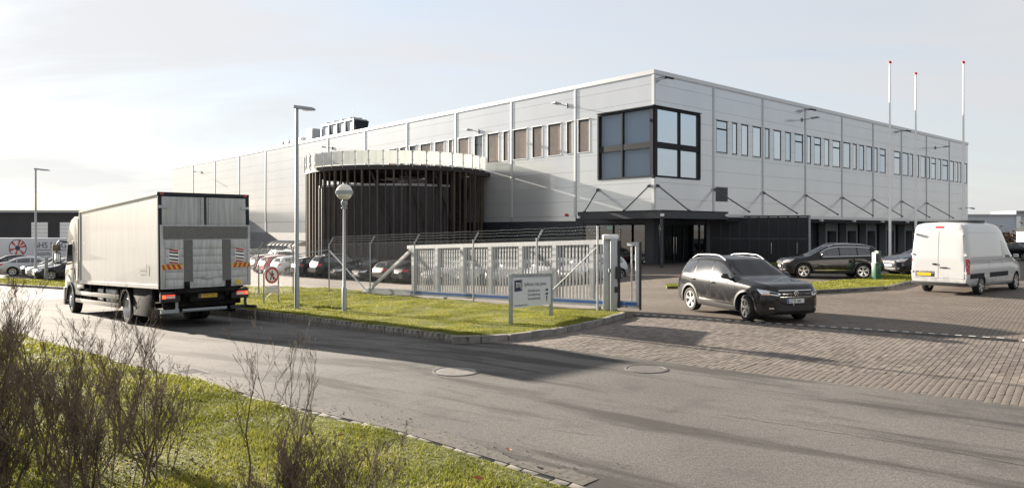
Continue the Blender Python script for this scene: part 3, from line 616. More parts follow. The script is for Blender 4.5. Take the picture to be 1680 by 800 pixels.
s = MB(); s.tube([FP('L', 8.3, 3.55, .0), FP('L', 8.3, 3.55, .12)], .12, 10); B(s, 'alarm_sounder', M_signred)
for t in (16.0, 11.0, 21.0): s = MB(); fbox(s, 'L', t-.1, t+.1, 1.0, 1.25, 0, .12); B(s, 'wall_lamp', M_white)
# rooftop plant
def roofxy(t, back): q = FP('L', t, 0, -back); return q.x, q.y
def onroof(name, label, cat, t, back, group=None):
    x, y = roofxy(t, back); return empty(name, (x, y, 13.1), math.atan2(DL.y, DL.x), label, cat, group)
ch = onroof('chiller', 'tall rooftop chiller unit with angled coil panels and fan cowls behind the parapet', 'chiller', 44.0, 1.6)
ch.scale = (.93, .8, .84)
L8 = 8.6
s = MB()
for x in np.linspace(0, L8, 5):
    for y in (0, -2.2): s.bar((x, y, 0), (x, y, 2.6), .14, .14)
for y in (0, -2.2): s.bar((0, y, 2.6), (L8, y, 2.6), .14, .16); s.bar((0, y, .5), (L8, y, .5), .14, .14)
for x in np.linspace(0, L8, 5): s.bar((x, 0, 2.6), (x, -2.2, 2.6), .12, .14)
s.build('frame', M_galv, ch)
for i in range(4):
    x = .15+i*2.1; s = MB(); s.hexa([(x+.7, -.1, .6), (x+1.2, -.1, .6), (x+1.2, -2.1, .6), (x+.7, -2.1, .6), (x, -.1, 2.5), (x+1.95, -.1, 2.5), (x+1.95, -2.1, 2.5), (x, -2.1, 2.5)]); s.build('coil', M_galv, ch)
    for y in (-.6, -1.6): s = MB(); s.lathe([(.5, 2.68), (.5, 2.98), (.44, 2.98), (.44, 2.75), (0, 2.75)], 20, (x+1, y, 0)); s.build('fan_cowl', M_galv, ch)
s = MB(); s.hexa([(-.3, -.4, .4), (-.25, -.4, .4), (-.25, -1.9, .4), (-.3, -1.9, .4), (-.35, .1, 2.45), (-.3, .1, 2.45), (-.3, -2.3, 2.45), (-.35, -2.3, 2.45)]); s.build('end_coil', M_frame, ch)
s = MB(); [s.box(.2+i*1.2, 1.1+i*1.2, -1.9, -.3, .05, .5) for i in range(7)]; s.build('pump_box', M_galv, ch)
s = MB(); s.tube([(-.2, .2, 2.6), (-.2, .2, 4.0)], .03, 6); s.build('mast', M_galv, ch)
for i, (t, h, wd, lab) in enumerate(((54.4, 1.7, 1.7, 'taller grey ventilation box on the roof edge left of the chiller'), (57.4, .85, 1.3, 'low roof vent next to the taller ventilation box'), (59.3, .75, 1.3, 'low roof vent third from the end of the row, half behind the lamp post'), (61.2, .8, 1.3, 'low roof vent second from the left end of the row'), (63.1, .8, 1.4, 'leftmost low roof vent in the row on the parapet'))):
    v_ = onroof('roof_vent', lab, 'roof vent', t, 1.6, 'ventilation boxes along the roof edge'); s = MB(); s.box(0, wd, -1.6, 0, 0, h+.5); s.build('casing', M_galv, v_, bevel=.03)
    s = MB(); [s.box(.2, wd-.2, .005, .04, .6+k_*.12, .67+k_*.12) for k_ in range(int((h)/.14))]; s.box(-.04, -.005, -1.4, -.2, .6, h+.35); s.build('grille', M_grey, v_)
# ------------------------------------------------------------------ round terrace tower over the tank
TC = Vector((-10.3, 65.8)); TRd = 8.2
tw = empty('round_tower', (TC.x, TC.y, -1.6), label='round open timber framed tower with a white glass parapet against the silver wall', cat='round tower')
M_timber = mat('weathered_timber', (.055, .041, .032), .8, col2=(.09, .068, .052), nscale=4, stretch=(1, 1, .15))
M_steel = mat('dark_steelwork', (.035, .032, .032), .6, .3)
M_tank = mat('dark_tank_cladding', (.034, .033, .040), .5, .3, (.042, .041, .048), 2)
M_frost = mat('frosted_parapet_glass', (.62, .65, .63), .25, 0, (.68, .70, .68), .5, spec=.6, coat=.4)
_nt = M_frost.node_tree; _t = _nt.nodes.new('ShaderNodeBsdfTranslucent'); _t.inputs[0].default_value = (.78, .80, .78, 1); _m = _nt.nodes.new('ShaderNodeMixShader'); _m.inputs[0].default_value = .45
_nt.links.new(_nt.nodes['Principled BSDF'].outputs[0], _m.inputs[1]); _nt.links.new(_t.outputs[0], _m.inputs[2]); _nt.links.new(_m.outputs[0], _nt.nodes['Material Output'].inputs[0])
def onT(a, r, z): return V(TC.x+r*math.cos(a), TC.y+r*math.sin(a), z)
foot = (CB.x+10.3)*NL.x*-1
# angular range outside the facade
angs = [R(d) for d in np.arange(0, 360, .5)]
def outside(a, r=TRd):
    q = onT(a, r, 0); return (q.x-CB.x)*NL.x+(q.y-CB.y)*NL.y > .02
aa = [R(d) for d in np.arange(60, 420, .5) if outside(R(d))]; a_s, a_e = aa[0], aa[-1]
ZB, ZR0, ZR1 = -1.8, 7.55, 8.78
npn = 30
for i in range(npn):
    a0, a1 = a_s+(a_e-a_s)*i/npn, a_s+(a_e-a_s)*(i+1)/npn; g = .006; s = MB()
    for q0_, q1_ in ((a0+g, (a0+a1)/2), ((a0+a1)/2, a1-g)):
        q = [onT(b_, r, z) for z in (7.72, ZR1) for (b_, r) in ((q0_, TRd+.1), (q1_, TRd+.1), (q1_, TRd+.13), (q0_, TRd+.13))]; s.hexa(q)
    B(s, 'glass_panel', M_frost, tw)
    s = MB(); s.bar(onT(a0, TRd+.17, 7.45), onT(a0, TRd+.17, ZR1+.05), .06, .05)
    for z in (8.0, 8.7): s.bar(onT(a0-.012, TRd+.2, z), onT(a0+.012, TRd+.2, z), .05, .06)
    B(s, 'parapet_post', M_galv, tw)
def ringbeam(r0, r1, z0, z1, name, m):
    s = MB(); n = 90; A_ = [a_s+(a_e-a_s)*i/n for i in range(n+1)]; vs_ = []
    for a in A_: vs_ += [onT(a, r0, z0), onT(a, r1, z0), onT(a, r1, z1), onT(a, r0, z1)]
    s.add(vs_, [(4*i+k, 4*i+(k+1) % 4, 4*i+4+(k+1) % 4, 4*i+4+k) for i in range(n) for k in range(4)]+[(3, 2, 1, 0), (4*n, 4*n+1, 4*n+2, 4*n+3)]); return B(s, name, m, tw, smooth=40)
ringbeam(TRd-.3, TRd+.12, 7.25, 7.62, 'ring_beam', M_steel)
s = MB(); n = 72; A_ = [a_s+(a_e-a_s)*i/n for i in range(n+1)]; vs_ = [onT(a, TRd-.3, 7.4) for a in A_]+[onT(a, TRd-.3, 7.55) for a in A_]; s.add(vs_, [tuple(range(n, -1, -1)), tuple(range(n+1, 2*n+2))]); B(s, 'deck', M_steel, tw)
for i in range(14):
    a = a_s+(a_e-a_s)*(i+.5)/14; q = onT(a, TRd-.3, 7.2); s = MB(); s.bar(q, V(q.x+(NL.x*-1)*min(7, 7), q.y+(NL.y*-1)*7, 7.2), .14, .3); B(s, 'joist', M_steel, tw)
nf = 53
for i in range(nf):
    a = a_s+(a_e-a_s)*(i+.35)/nf; s = MB(); big = i % 2 == 0
    s.bar(onT(a, TRd-.02, -3), onT(a, TRd-.02, 7.24), .22 if big else .13, .13 if big else .08, V(-math.sin(a), math.cos(a), 0)); B(s, 'fin_post', M_timber, tw)
TKr = 7.35
ta_ = [a for a in aa if outside(a, TKr+.3)]; a_l = ta_[0]; a_r = ta_[-1]
lo_a, hi_a = (a_l, R(313)); s = MB(); n = 150; vs_ = []
for k_ in range(n+1):
    a = lo_a+(hi_a-lo_a)*k_/n; r = TKr+(.05 if k_ % 4 in (0, 1) else -.03); vs_ += [onT(a, r, -3), onT(a, r, 6.05), onT(a, r-.12, 6.05), onT(a, r-.12, -3)]
s.add(vs_, [(4*k_+j, 4*k_+(j+1) % 4, 4*k_+4+(j+1) % 4, 4*k_+4+j) for k_ in range(n) for j in range(4)]); B(s, 'tank', M_tank, tw)
s = MB(); vs_ = []
for k_ in range(61):
    a = lo_a+(hi_a-lo_a)*k_/60; vs_ += [onT(a, TKr+.1, 6.0), onT(a, TKr+.1, 6.18), onT(a, TKr-.2, 6.18), onT(a, TKr-.2, 6.0)]
s.add(vs_, [(4*k_+j, 4*k_+(j+1) % 4, 4*k_+4+(j+1) % 4, 4*k_+4+j) for k_ in range(60) for j in range(4)]); B(s, 'tank_rim', M_grey, tw)
s = MB(); vs_ = []; h0 = R(300); h1 = R(357)  # curved wall added to keep sun off the facade and darken the tower inside
for k_ in range(31):
    a = h0+(h1-h0)*k_/30; vs_ += [onT(a, 5.9, -3), onT(a, 5.9, 7.3), onT(a, 5.8, 7.3), onT(a, 5.8, -3)]
vs_ = [v_ for v_ in vs_]; s.add(vs_, [(4*k_+j, 4*k_+(j+1) % 4, 4*k_+4+(j+1) % 4, 4*k_+4+j) for k_ in range(30) for j in range(4)]); B(s, 'sun_block_wall', M_steel, tw)
def brace(a0, z0, a1, z1, r=TRd-.35): s = MB(); s.bar(onT(a0, r, z0), onT(a1, r, z1), .16, .16); B(s, 'brace', M_steel, tw)
for a0 in (R(262), R(282), R(300)): brace(a0, 7.1, a0+R(14), 2.4); brace(a0+R(14), 2.4, a0+R(8), -1)
brace(R(318), 1, R(330), 6.8)
# spiral stair inside on the right
for i in range(26):
    a = R(296)+i*R(7); s = MB(); c = Vector((TC.x+5.1, TC.y-4.6)); 
    q0_ = V(c.x+.2*math.cos(a), c.y+.2*math.sin(a), -1+i*.3); q1_ = V(c.x+1.2*math.cos(a), c.y+1.2*math.sin(a), -1+i*.3); s.bar(q0_, q1_, .34, .05); B(s, 'stair_tread', M_steel, tw)
s = MB(); c = Vector((TC.x+5.1, TC.y-4.6)); s.tube([(c.x, c.y, -2), (c.x, c.y, 7.3)], .12, 10); s.tube([(c.x+1.2*math.cos(R(296)+i*R(7)), c.y+1.2*math.sin(R(296)+i*R(7)), -.0+i*.3) for i in range(26)], .03, 6); B(s, 'stair_rail', M_steel, tw)
# ------------------------------------------------------------------ fence along the gate
F0 = Vector((-8.42, 33.05)); FD = Vector((.678, -.735)).normalized(); FN = Vector((-.735, -.678)).normalized()
def fpt(t, off=0.): p = F0+FD*t+FN*off; return p
fen = empty('chain_link_fence', (F0.x, F0.y, GL(*F0)), label='galvanised chain link fence with barbed wire on slanted arms in front of the gate', cat='fence')
M_wire = mat('fence_wire', (.26, .27, .28), .55, .5)
FH = 2.2
def post_at(p, top=FH, arm=True):
    z = GL(p.x, p.y); s = MB(); s.tube([(p.x, p.y, z-.1), (p.x, p.y, z+top)], .03, 8); s.tube([(p.x, p.y, z+top), (p.x, p.y, z+top+.04)], .036, 8); o = s.build('post', M_galv, fen, world=True)
    if arm: s = MB(); s.bar((p.x, p.y, z+top-.05), (p.x+.18, p.y-.0, z+top+.3), .04, .05); s.build('barb_arm', M_galv, o, world=False).location = -fen.location
    return p
def meshrun(a, b, h=FH, name='chain_link_mesh'):
    s = MB(); L_ = (b-a).length; d = (b-a)/L_; za, zb = GL(a.x, a.y)+.03, GL(b.x, b.y)+.03; pitch = .062; r = .0013; n = int(L_/pitch)
    nrm = V(d.y, -d.x, 0)
    def P(t, z): return V(a.x+d.x*t, a.y+d.y*t, za+(zb-za)*t/L_+z)
    for i in range(-int(h/pitch), n+1):
        for sg in (1, -1):
            t0, t1 = (i*pitch, i*pitch+h); z0, z1 = (0, h) if sg == 1 else (h, 0)
            if t0 < 0: f_ = -t0/h; z0 += (z1-z0)*f_; t0 = 0
            if t1 > L_: f_ = (t1-L_)/(t1-t0); z1 -= (z1-z0)*f_; t1 = L_
            if t1-t0 < .02: continue
            A_, B_ = P(t0, z0), P(t1, z1); e = nrm*r*sg; dz = V(0, 0, 1)*r*1.4
            s.add([A_-dz, A_+dz, A_+e*2, B_-dz, B_+dz, B_+e*2], [(0, 1, 4, 3), (1, 2, 5, 4), (2, 0, 3, 5)])
    o = s.build(name, M_wire, fen, world=True); o['kind'] = 'stuff'
    for k_ in range(3):
        s = MB(); zz = h+.1+.1*k_; sh = .06+.055*k_; pts = [P(L_*i/40, zz+.012*math.sin(i*2.2)) + V(sh, 0, 0) for i in range(41)]; s.tube(pts, .005, 4)
        for i in range(int(L_/.14)): q = P(i*.14, zz)+V(sh, 0, 0); s.bar(q-V(.012, .0, .022), q+V(.012, .0, .022), .004, .004); s.bar(q-V(-.014, .0, .02), q+V(-.014, .0, .02), .004, .004)
        o = s.build('barbed_wire', M_wire, fen, world=True); o['kind'] = 'stuff'
    for zz in (h-.01, .05): s = MB(); s.tube([P(0, zz), P(L_, zz)], .004, 4); s.build('tension_wire', M_wire, fen, world=True)
FT = [0, 3.55, 6.8, 10.4, 13.6, 16.15]
for t in FT: post_at(fpt(t), FH if t < 16 else FH+.3, t < 16)
meshrun(fpt(0), fpt(16.15))
LP = [Vector((-9.81, 32.2)), Vector((-11.29, 32.0)), Vector((-12.9, 31.8))]
prev = fpt(0)
for q in LP: post_at(q, 2.05); meshrun(prev, q, 2.05); prev = q
def zg(p, z): return V(p.x, p.y, GL(p.x, p.y)+z)
s = MB(); s.tube([zg(fpt(0), 1.95), zg(LP[0], 1.75), zg(LP[1], 1.6)], .02, 6); s.build('brace_rail', M_galv, fen, world=True)
s = MB(); s.tube([zg(fpt(0), 1.95), zg(fpt(3.4), .1)], .03, 8); s.build('brace_pole', M_galv, fen, world=True)
s = MB(); s.tube([zg(fpt(16.1), 1.9), zg(fpt(13.7), .15)], .018, 8); s.build('brace_pole', M_galv, fen, world=True)
# ------------------------------------------------------------------ sliding gate
gate = empty('sliding_gate', (fpt(16, -.45).x, fpt(16, -.45).y, 0), label='long galvanised sliding gate of upright bars with a blue stripe along its base beam', cat='gate')
M_blue = mat('blue_stripe', (.03, .13, .42), .4)
def gq(t, z, off=0.): p = fpt(t, -.45+off); return V(p.x, p.y, -.35+.033*(t-6)+z+.03)
def gb(name, a, b, w_, h_, m=None, par=None, up=V(0, 0, 1)): s = MB(); s.bar(a, b, w_, h_, up); return s.build(name, m or M_galv, par or gate, world=True)
M_gbar = mat('gate_zinc', (.44, .455, .47), .45, .3, (.52, .535, .55), 10)
gb('base_beam', gq(2.4, .2), gq(16.9, .2), .18, .2, M_gbar); gb('top_rail', gq(5.7, 2.03), gq(16.3, 2.03), .1, .14, M_gbar); gb('stripe', gq(6.0, .22, .094), gq(16.9, .22, .094), .006, .085, M_blue)
for t in np.linspace(6.1, 15.55, 7): gb('frame_post', gq(t, .3), gq(t, 1.96), .17, .1, M_gbar, up=V(FN.x, FN.y, 0))
tt = np.linspace(6.1, 15.55, 7); spc = (tt[1]-tt[0])
for i in range(6):
    for k_ in range(1, 10): t = tt[i]+.06+(spc-.12)*k_/10; gb('bar', gq(t, .3), gq(t, 1.96), .065, .03, M_gbar, up=V(FN.x, FN.y, 0))
for k_ in range(1, 6): t = 15.6+.14*k_; gb('bar', gq(t, .3), gq(t, 1.96), .045, .03, M_gbar, up=V(FN.x, FN.y, 0))
gb('tail_brace', gq(6.0, 1.95), gq(2.9, .3), .11, .11, M_gbar); gb('foot_plate', gq(2.3, .1), gq(6.0, .1), .24, .08, M_gbar)
for t in (4.5, 8.2, 12.1, 15.8): gb('wheel_bracket', gq(t, -.08, 0), gq(t, .1, 0), .3, .12, M_galv)
gb('nose_post', gq(17.25, .2), gq(17.25, 1.98), .12, .1, M_gbar); gb('nose_bar', gq(17.05, .3), gq(17.05, 1.95), .04, .04, M_gbar); gb('nose_beam', gq(16.92, .2), gq(17.3, .2), .16, .2, M_gbar); gb('nose_top', gq(16.92, 1.95), gq(17.3, 1.95), .1, .1, M_gbar); gb('stripe', gq(16.92, .22, .09), gq(17.3, .22, .09), .006, .09, M_blue); gb('rubber_edge', gq(17.36, .05), gq(17.36, 2.0), .04, .06, M_black)
gp_ = empty('gate_post', (fpt(16.55, -.4).x, fpt(16.55, -.4).y, 0), label='boxy grey gate portal post with rounded white cap at the fence end', cat='gate post')
s = MB(); s.bar(gq(16.4, -.1, .3), gq(16.4, 2.1, .3), .16, .26); s.build('column', M_gbar, gp_, world=True, bevel=.01); s = MB(); s.bar(gq(16.62, -.1, .3), gq(16.62, 2.12, .3), .2, .2); s.build('housing', M_grey if False else mat('gate_housing', (.40, .42, .44), .4, .4), gp_, world=True, bevel=.015)
s = MB(); s.bar(gq(16.5, 2.1, .3), gq(16.5, 2.24, .3), .34, .46); s.build('cap', M_white, gp_, world=True, bevel=.05)
s = MB(); s.bar(gq(16.78, .1, .25), gq(16.78, 2.05, .25), .07, .07); s.bar(gq(16.8, .95, .3), gq(16.8, 1.3, .3), .12, .16); s.bar(gq(16.74, .55, .32), gq(16.74, .72, .32), .08, .1); s.build('lock', M_black, gp_, world=True)
s = MB(); s.bar(gq(16.55, 1.15, .42), gq(16.55, 1.25, .42), .12, .04); s.build('bolt_plate', M_galv, gp_, world=True)
# gate track across the drive
T0, T1 = Vector((3.5, 20.6)), Vector((10.9, 15.45)); trk = empty('gate_track', gz(T0.x, T0.y), math.atan2((T1-T0).y, (T1-T0).x), 'steel gate rack with pale teeth blocks laid flush across the paved drive', 'gate track')
trk.location.z = -.055; trk.rotation_euler = (0, -math.atan2(.062, (T1-T0).length), trk.rotation_euler[2])
ln = (T1-T0).length; s = MB(); s.box(0, ln, -.09, .09, -.02, .022); s.box(0, ln, -.05, -.035, .022, .045); s.build('rail', mat('track_steel', (.12, .115, .11), .6, .4), trk)
bs_ = None
for i in range(int(ln/.26)):
    if bs_ is None: s = MB(); s.box(0, .13, -.035, .055, .022, .05); bs_ = s.build('track_block', mat('pale_block', (.50, .48, .46), .7), trk); o = bs_
    else: o = bs_.copy(); link(o); o.parent = trk
    o.location = (.05+i*.26, 0, 0)
s = MB()
for i in range(int(ln/.26)): s.box(.2+i*.26, .27+i*.26, -.03, .05, .022, .046)
s.build('track_gaps', M_black, trk)
# right hand catch post (only its edge is in view)
t = empty('gate_catch', gz(11.25, 15.3), R(-35), 'white gate catch at the right end of the track', 'gate catch')
s = MB(); s.box(-.22, .2, -.12, .12, 0, .16); s.hexa([(-.3, -.08, .02), (.1, -.08, .02), (.1, .08, .02), (-.3, .08, .02), (-.1, -.05, .24), (.1, -.05, .24), (.1, .05, .24), (-.1, .05, .24)]); s.build('shoe', M_white, t, bevel=.01); s = MB(); s.box(.1, .3, -.1, .1, .16, .95); s.build('stop_post', M_white, t); s = MB(); s.box(.0, .1, -.08, .08, .6, .95); s.build('buffer', M_black, t)
s = MB(); prof = [(.0, .42), (.2, .40), (.36, .3), (.42, .15), (.40, .0)]; s.lathe(prof, 24, (0, 0, 0)); o = s.build('limestone_boulder', mat('pale_limestone', (.46, .42, .36), .8, col2=(.55, .52, .46), nscale=5, bump=.5, bscale=9), None, smooth=60); o.scale = (.8, .8, .8); o.location = gz(8.55, 11.4); tag(o, 'pale rounded boulder at the paving edge on the far right', 'boulder')
# ------------------------------------------------------------------ signs
A_, B_ = Vector((-.03, 18.1)), Vector((1.08, 19.9)); d2 = (B_-A_); WB = d2.length; yaw = math.atan2(d2.y, d2.x)
sg = empty('direction_sign', (A_.x, A_.y, .02), yaw, 'white company direction board with blue logo on two grey posts on the lawn', 'direction sign')
for x, zt in ((0, 1.27), (WB, 1.19)): s = MB(); s.box(x-.045, x+.045, -.04, .04, -.1, zt); s.build('post', M_galv, sg, bevel=.008)
s = MB(); s.hexa([(.045, -.03, 1.18), (WB-.045, -.03, 1.10), (WB-.045, .03, 1.10), (.045, .03, 1.18), (.045, -.03, 1.27), (WB-.045, -.03, 1.19), (WB-.045, .03, 1.19), (.045, .03, 1.27)]); s.build('top_rail', M_galv, sg)
s = MB(); s.hexa([(.047, -.02, .40), (WB-.047, -.02, .33), (WB-.047, .02, .33), (.047, .02, .40), (.047, -.02, 1.178), (WB-.047, -.02, 1.098), (WB-.047, .02, 1.098), (.047, .02, 1.178)]); pn = s.build('panel', mat('sign_white', (.66, .68, .72), .35), sg)
bw = WB-.1
def sx(f): return .05+bw*f
def sz(fx, fy): return 1.178-.08*fx-(.778+.0*fx)*fy
BT = basis((bw, 0, -.08), (0, 0, 1)) 
BT = Matrix(((1, 0, 0, 0), (0, 0, -1, 0), (-.04, 1, 0, 0), (0, 0, 0, 1)))
s = MB(); s.box(sx(.045), sx(.235), -.0245, -.0205, sz(.1, .46), sz(.1, .09)); s.build('logo_square', M_navy, pn)
text('logo_letters', 'tmj', .27, M_white, pn, (sx(.075), -.0255, sz(.1, .33)), BT, .001, .82)
text('company_name', 'tjellesen max jenne', .15, M_text, pn, (sx(.285), -.0215, sz(.4, .285)), BT, .001, 1.02)
for i, wrd in enumerate(('Administration', 'Vareudlevering', 'Vareindlevering')): text('direction_text', wrd, .108, M_text, pn, (sx(.375), -.0215, sz(.4, .50+.135*i)), BT, .001, 1.0)
text('address_text', 'Otto Mønsteds Vej 2', .075, M_text, pn, (sx(.05), -.0215, sz(.1, .945)), BT, .001, 1.05)
def arrow(fx, fy, up):
    s = MB(); cx_, cz_ = sx(fx), sz(fx, fy); P = [(-.09, -.018), (.0, -.018), (.0, -.05), (.09, 0), (.0, .05), (.0, .018), (-.09, .018)]
    if up: P = [(-z, x) for x, z in P]
    s.prism([(cx_+x*1.0, cz_+z) for x, z in P], -.0235, -.0205); s.build('arrow', M_text, pn)
arrow(.885, .46, 0); arrow(.885, .60, 0); arrow(.885, .745, 1)
A_, B_ = Vector((-9.02, 26.1)), Vector((-8.66, 26.62)); d2 = B_-A_; WB = d2.length
sg = empty('no_pedestrians_sign', (A_.x, A_.y, GL(*A_)), math.atan2(d2.y, d2.x), 'round red no pedestrians sign above a small text plate on a hooped post', 'traffic sign')
s = MB(); c = WB/2; pts = [(0, 0, -.1), (0, 0, 1.08)]+[(c-c*math.cos(a), 0, 1.08+c*.95*math.sin(a)) for a in np.linspace(.15, math.pi-.15, 11)]+[(WB, 0, 1.08), (WB, 0, -.1)]; s.tube(pts, .028, 8); s.build('hoop_post', M_grey, sg, smooth=50)
s = MB(); s.lathe([(0, -.05), (.295, -.05), (.295, -.035), (0, -.035)], 32, (c, 0, 1.07), 'y'); dk_ = s.build('disc', M_white, sg)
s = MB(); s.lathe([(.225, -.0525), (.29, -.0525), (.29, -.0505), (.225, -.0505), (.225, -.0525)], 40, (c, 0, 1.07), 'y'); s.build('red_ring', M_signred, dk_)
s = MB(); s.lathe([(0, -.054), (.034, -.054), (.034, -.051), (0, -.051)], 14, (c, 0, 1.205), 'y')
for pl in ([(-.05, .09), (.05, .09), (.045, -.02), (-.045, -.02)], [(-.045, -.02), (.0, -.02), (-.05, -.17), (-.095, -.17)], [(.0, -.02), (.045, -.02), (.10, -.17), (.055, -.17)], [(-.05, .09), (-.03, .07), (-.085, -.01), (-.105, .0)], [(.05, .09), (.03, .07), (.085, -.01), (.105, .0)]): s.prism([(c+x, 1.07+z) for x, z in pl], -.0538, -.0508)
s.build('walking_figure', M_text, dk_)
s = MB(); s.prism([(c-.18, 1.07+.15), (c-.15, 1.07+.18), (c+.18, 1.07-.15), (c+.15, 1.07-.18)], -.0562, -.0545); s.build('red_bar', M_signred, dk_)
s = MB(); s.box(c-.27, c+.27, -.045, -.035, .43, .69); pl_ = s.build('text_plate', M_white, sg); s = MB()
for a in ((c-.27, c+.27, .675, .69), (c-.27, c+.27, .43, .445), (c-.27, c-.255, .445, .675), (c+.255, c+.27, .445, .675)): s.box(a[0], a[1], -.0475, -.0455, a[2], a[3])
s.build('plate_border', M_signred, pl_)
for i, wrd in enumerate(('Al uvedkommende', 'færdsel forbudt')): text('plate_text', wrd, .062, M_text, pl_, (c, -.046, .58-.085*i), Matrix(((1, 0, 0, 0), (0, 0, -1, 0), (0, 1, 0, 0), (0, 0, 0, 1))), .001, 1., 'CENTER')
s = MB(); s.tube([(c, .0, .43), (.0, .0, .18)], .012, 6); s.build('strut', M_galv, sg)
# ------------------------------------------------------------------ lamps
def led_lamp(x, y, z, h, r0, r1, head, label, yaw=0):
    t = empty('street_lamp', (x, y, z), yaw, label, 'street lamp')
    s = MB(); s.tube([(0, 0, -.1), (0, 0, 1.2), (0, 0, 1.25), (0, 0, h)], [r0, r0, r0*.85, r1], 12); s.build('pole', M_grey if head < .9 else M_galv, t, smooth=40)
    s = MB(); s.hexa([(-.08, -.09, h-.06), (head, -.13, h-.12), (head, .13, h-.12), (-.08, .09, h-.06), (-.08, -.06, h+.06), (head*.95, -.12, h-.05), (head*.95, .12, h-.05), (-.08, .06, h+.06)]); s.build('lamp_head', M_grey, t, bevel=.015)
    s = MB(); s.box(head*.35, head*.92, -.1, .1, h-.128, h-.115); s.build('lamp_lens', M_lens, t); return t
led_lamp(-7.16, 23.9, GL(-7.16, 23.9), 6.75, .082, .05, .62, 'tall grey street lamp with flat head on the lawn between truck and globe lamp', R(-8))
led_lamp(-33.3, 50.2, G(-33.3, 50.2), 7.7, .10, .055, .92, 'distant street lamp beside the parked cars at far left', R(5))
t = empty('globe_lamp', (-5.3, 22.7, GL(-5.3, 22.7)), 0, 'white globe lamp with a dark metal band on a slim grey pole', 'globe lamp')
s = MB(); s.tube([(0, 0, -.1), (0, 0, .75), (0, 0, .8), (0, 0, 3.4)], [.075, .075, .05, .042], 12); s.lathe([(.045, 3.3), (.1, 3.42), (.1, 3.5), (.05, 3.55)], 20); s.lathe([(.1, 3.28), (.1, 3.31), (.04, 3.31)], 16); s.build('pole', M_grey, t, smooth=40)
s = MB(); s.lathe([(.255*math.sin(a), 3.79-.255*math.cos(a)) for a in np.linspace(.2, math.pi, 20)], 32); s.build('globe', mat('opal_globe', (.75, .70, .62), .25, coat=.5), t, smooth=60)
s = MB(); s.lathe([(.258, 3.73), (.275, 3.73), (.275, 3.84), (.252, 3.84), (.258, 3.73)], 32); s.build('band', M_grey, t, smooth=40)
o = MB(); o.tube([(0, 0, -.2), (0, 0, 1.85)], .11, 12); o.tube([(0, 0, 1.85), (0, 0, 1.9)], .125, 12); o = o.build('bollard', M_grey, None, smooth=40); o.scale = (1, 1, .87); o.location = gz(-31.2, 48.1); tag(o, 'plain grey bollard post on the grass strip beside the dark parked car', 'bollard')
# ------------------------------------------------------------------ flagpoles
for (x, y, lab) in ((22.1, 42, 'white flagpole rising behind the parked black crossover, leftmost of three'), (25.3, 45, 'thin white flagpole with the lowest red tip, middle of three'), (26.4, 42, 'white flagpole standing behind the moving van, rightmost of three')):
    t = empty('flagpole', gz(x, y), 0, lab, 'flagpole', 'flagpoles in front of the right wing')
    s = MB(); s.tube([(0, 0, -.2), (0, 0, 4), (0, 0, 4.02), (0, 0, 8), (0, 0, 12.15)], [.07, .066, .062, .048, .03], 14); s.build('pole', M_white, t, smooth=40)
    s = MB(); s.lathe([(0, 12.1), (.09, 12.13), (.1, 12.18), (.07, 12.25), (0, 12.28)], 14); s.build('finial', M_signred, t, smooth=50)
    s = MB(); s.tube([(.09, -.02, .9), (.05, -.02, 12.1)], .006, 5); s.build('halyard', M_white, t)
# ------------------------------------------------------------------ charger, meter
t = empty('charging_post', gz(17.05, 33.6, .1), R(20), 'green electric charging post on the grass edge beside the black crossover', 'charging post')
M_green = mat('charger_green', (.012, .075, .04), .4)
s = MB(); s.box(-.17, .17, -.12, .12, 0, .75); s.build('base', M_green, t, bevel=.02); s = MB(); s.box(.03, .17, -.12, .12, .752, 1.32); s.build('head', mat('charger_dark_green', (.03, .06, .05), .4), t, bevel=.02)
s = MB(); s.box(-.16, -.11, -.1, .1, .76, 1.25); s.build('cover', M_galv, t); s = MB(); s.box(-.10, .02, -.14, .0, .8, 1.2); s.build('socket_box', M_black, t, bevel=.01); s = MB(); s.tube([(-.05, -.15, .72), (-.05, -.15, .76)], .06, 10); s.tube([(-.05, -.16, 1.0), (-.12, -.22, .5), (-.02, -.2, .25), (.1, -.16, .5)], .012, 6); s.build('cable', M_black, t)
t = empty('parking_meter', gz(7.6, 43.7), R(30), 'small grey pedestal meter standing in front of the entrance glazing', 'parking meter')
s = MB(); s.tube([(0, 0, 0), (0, 0, .6)], .04, 10); s.build('stem', M_black, t); s = MB(); s.hexa([(-.16, -.12, .58), (.16, -.12, .58), (.16, .12, .58), (-.16, .12, .58), (-.14, -.03, .95), (.12, -.03, .95), (.12, .12, .95), (-.14, .12, .95)]); s.build('head', M_galv, t, bevel=.02)
# ------------------------------------------------------------------ far buildings
M_dark = mat('dark_metal_wall', (.028, .029, .031), .7, 0, (.036, .037, .04), .3)
t = empty('dark_hall', (-70, 106, G(-70, 106)), 0, 'long black flat roofed hall with pale panel windows at far left', 'hall')
s = MB(); s.box(-60, 28, 0, 30, 0, 7.5); s.build('wall', M_dark, t); s = MB(); s.box(-60.3, 28.3, -.3, 30.2, 7.5, 7.85); s.build('roof_edge', M_galv, t)
for x in (-.9, 3.3, 12, 18): 
    s = MB(); s.box(x, x+2.4, -.08, -.01, 2.9, 6.05); o = s.build('window', M_white, t)
    for k_ in range(5): s = MB(); s.box(x-.05, x+2.45, -.1, -.082, 3.4+k_*.55, 3.44+k_*.55); s.build('mullion', M_grey, o)
t = empty('semi_trailer', (-57.5, 83, G(-57.5, 83)), R(2), 'white box trailer with red wheel emblem and blue lettering parked at far left', 'trailer')
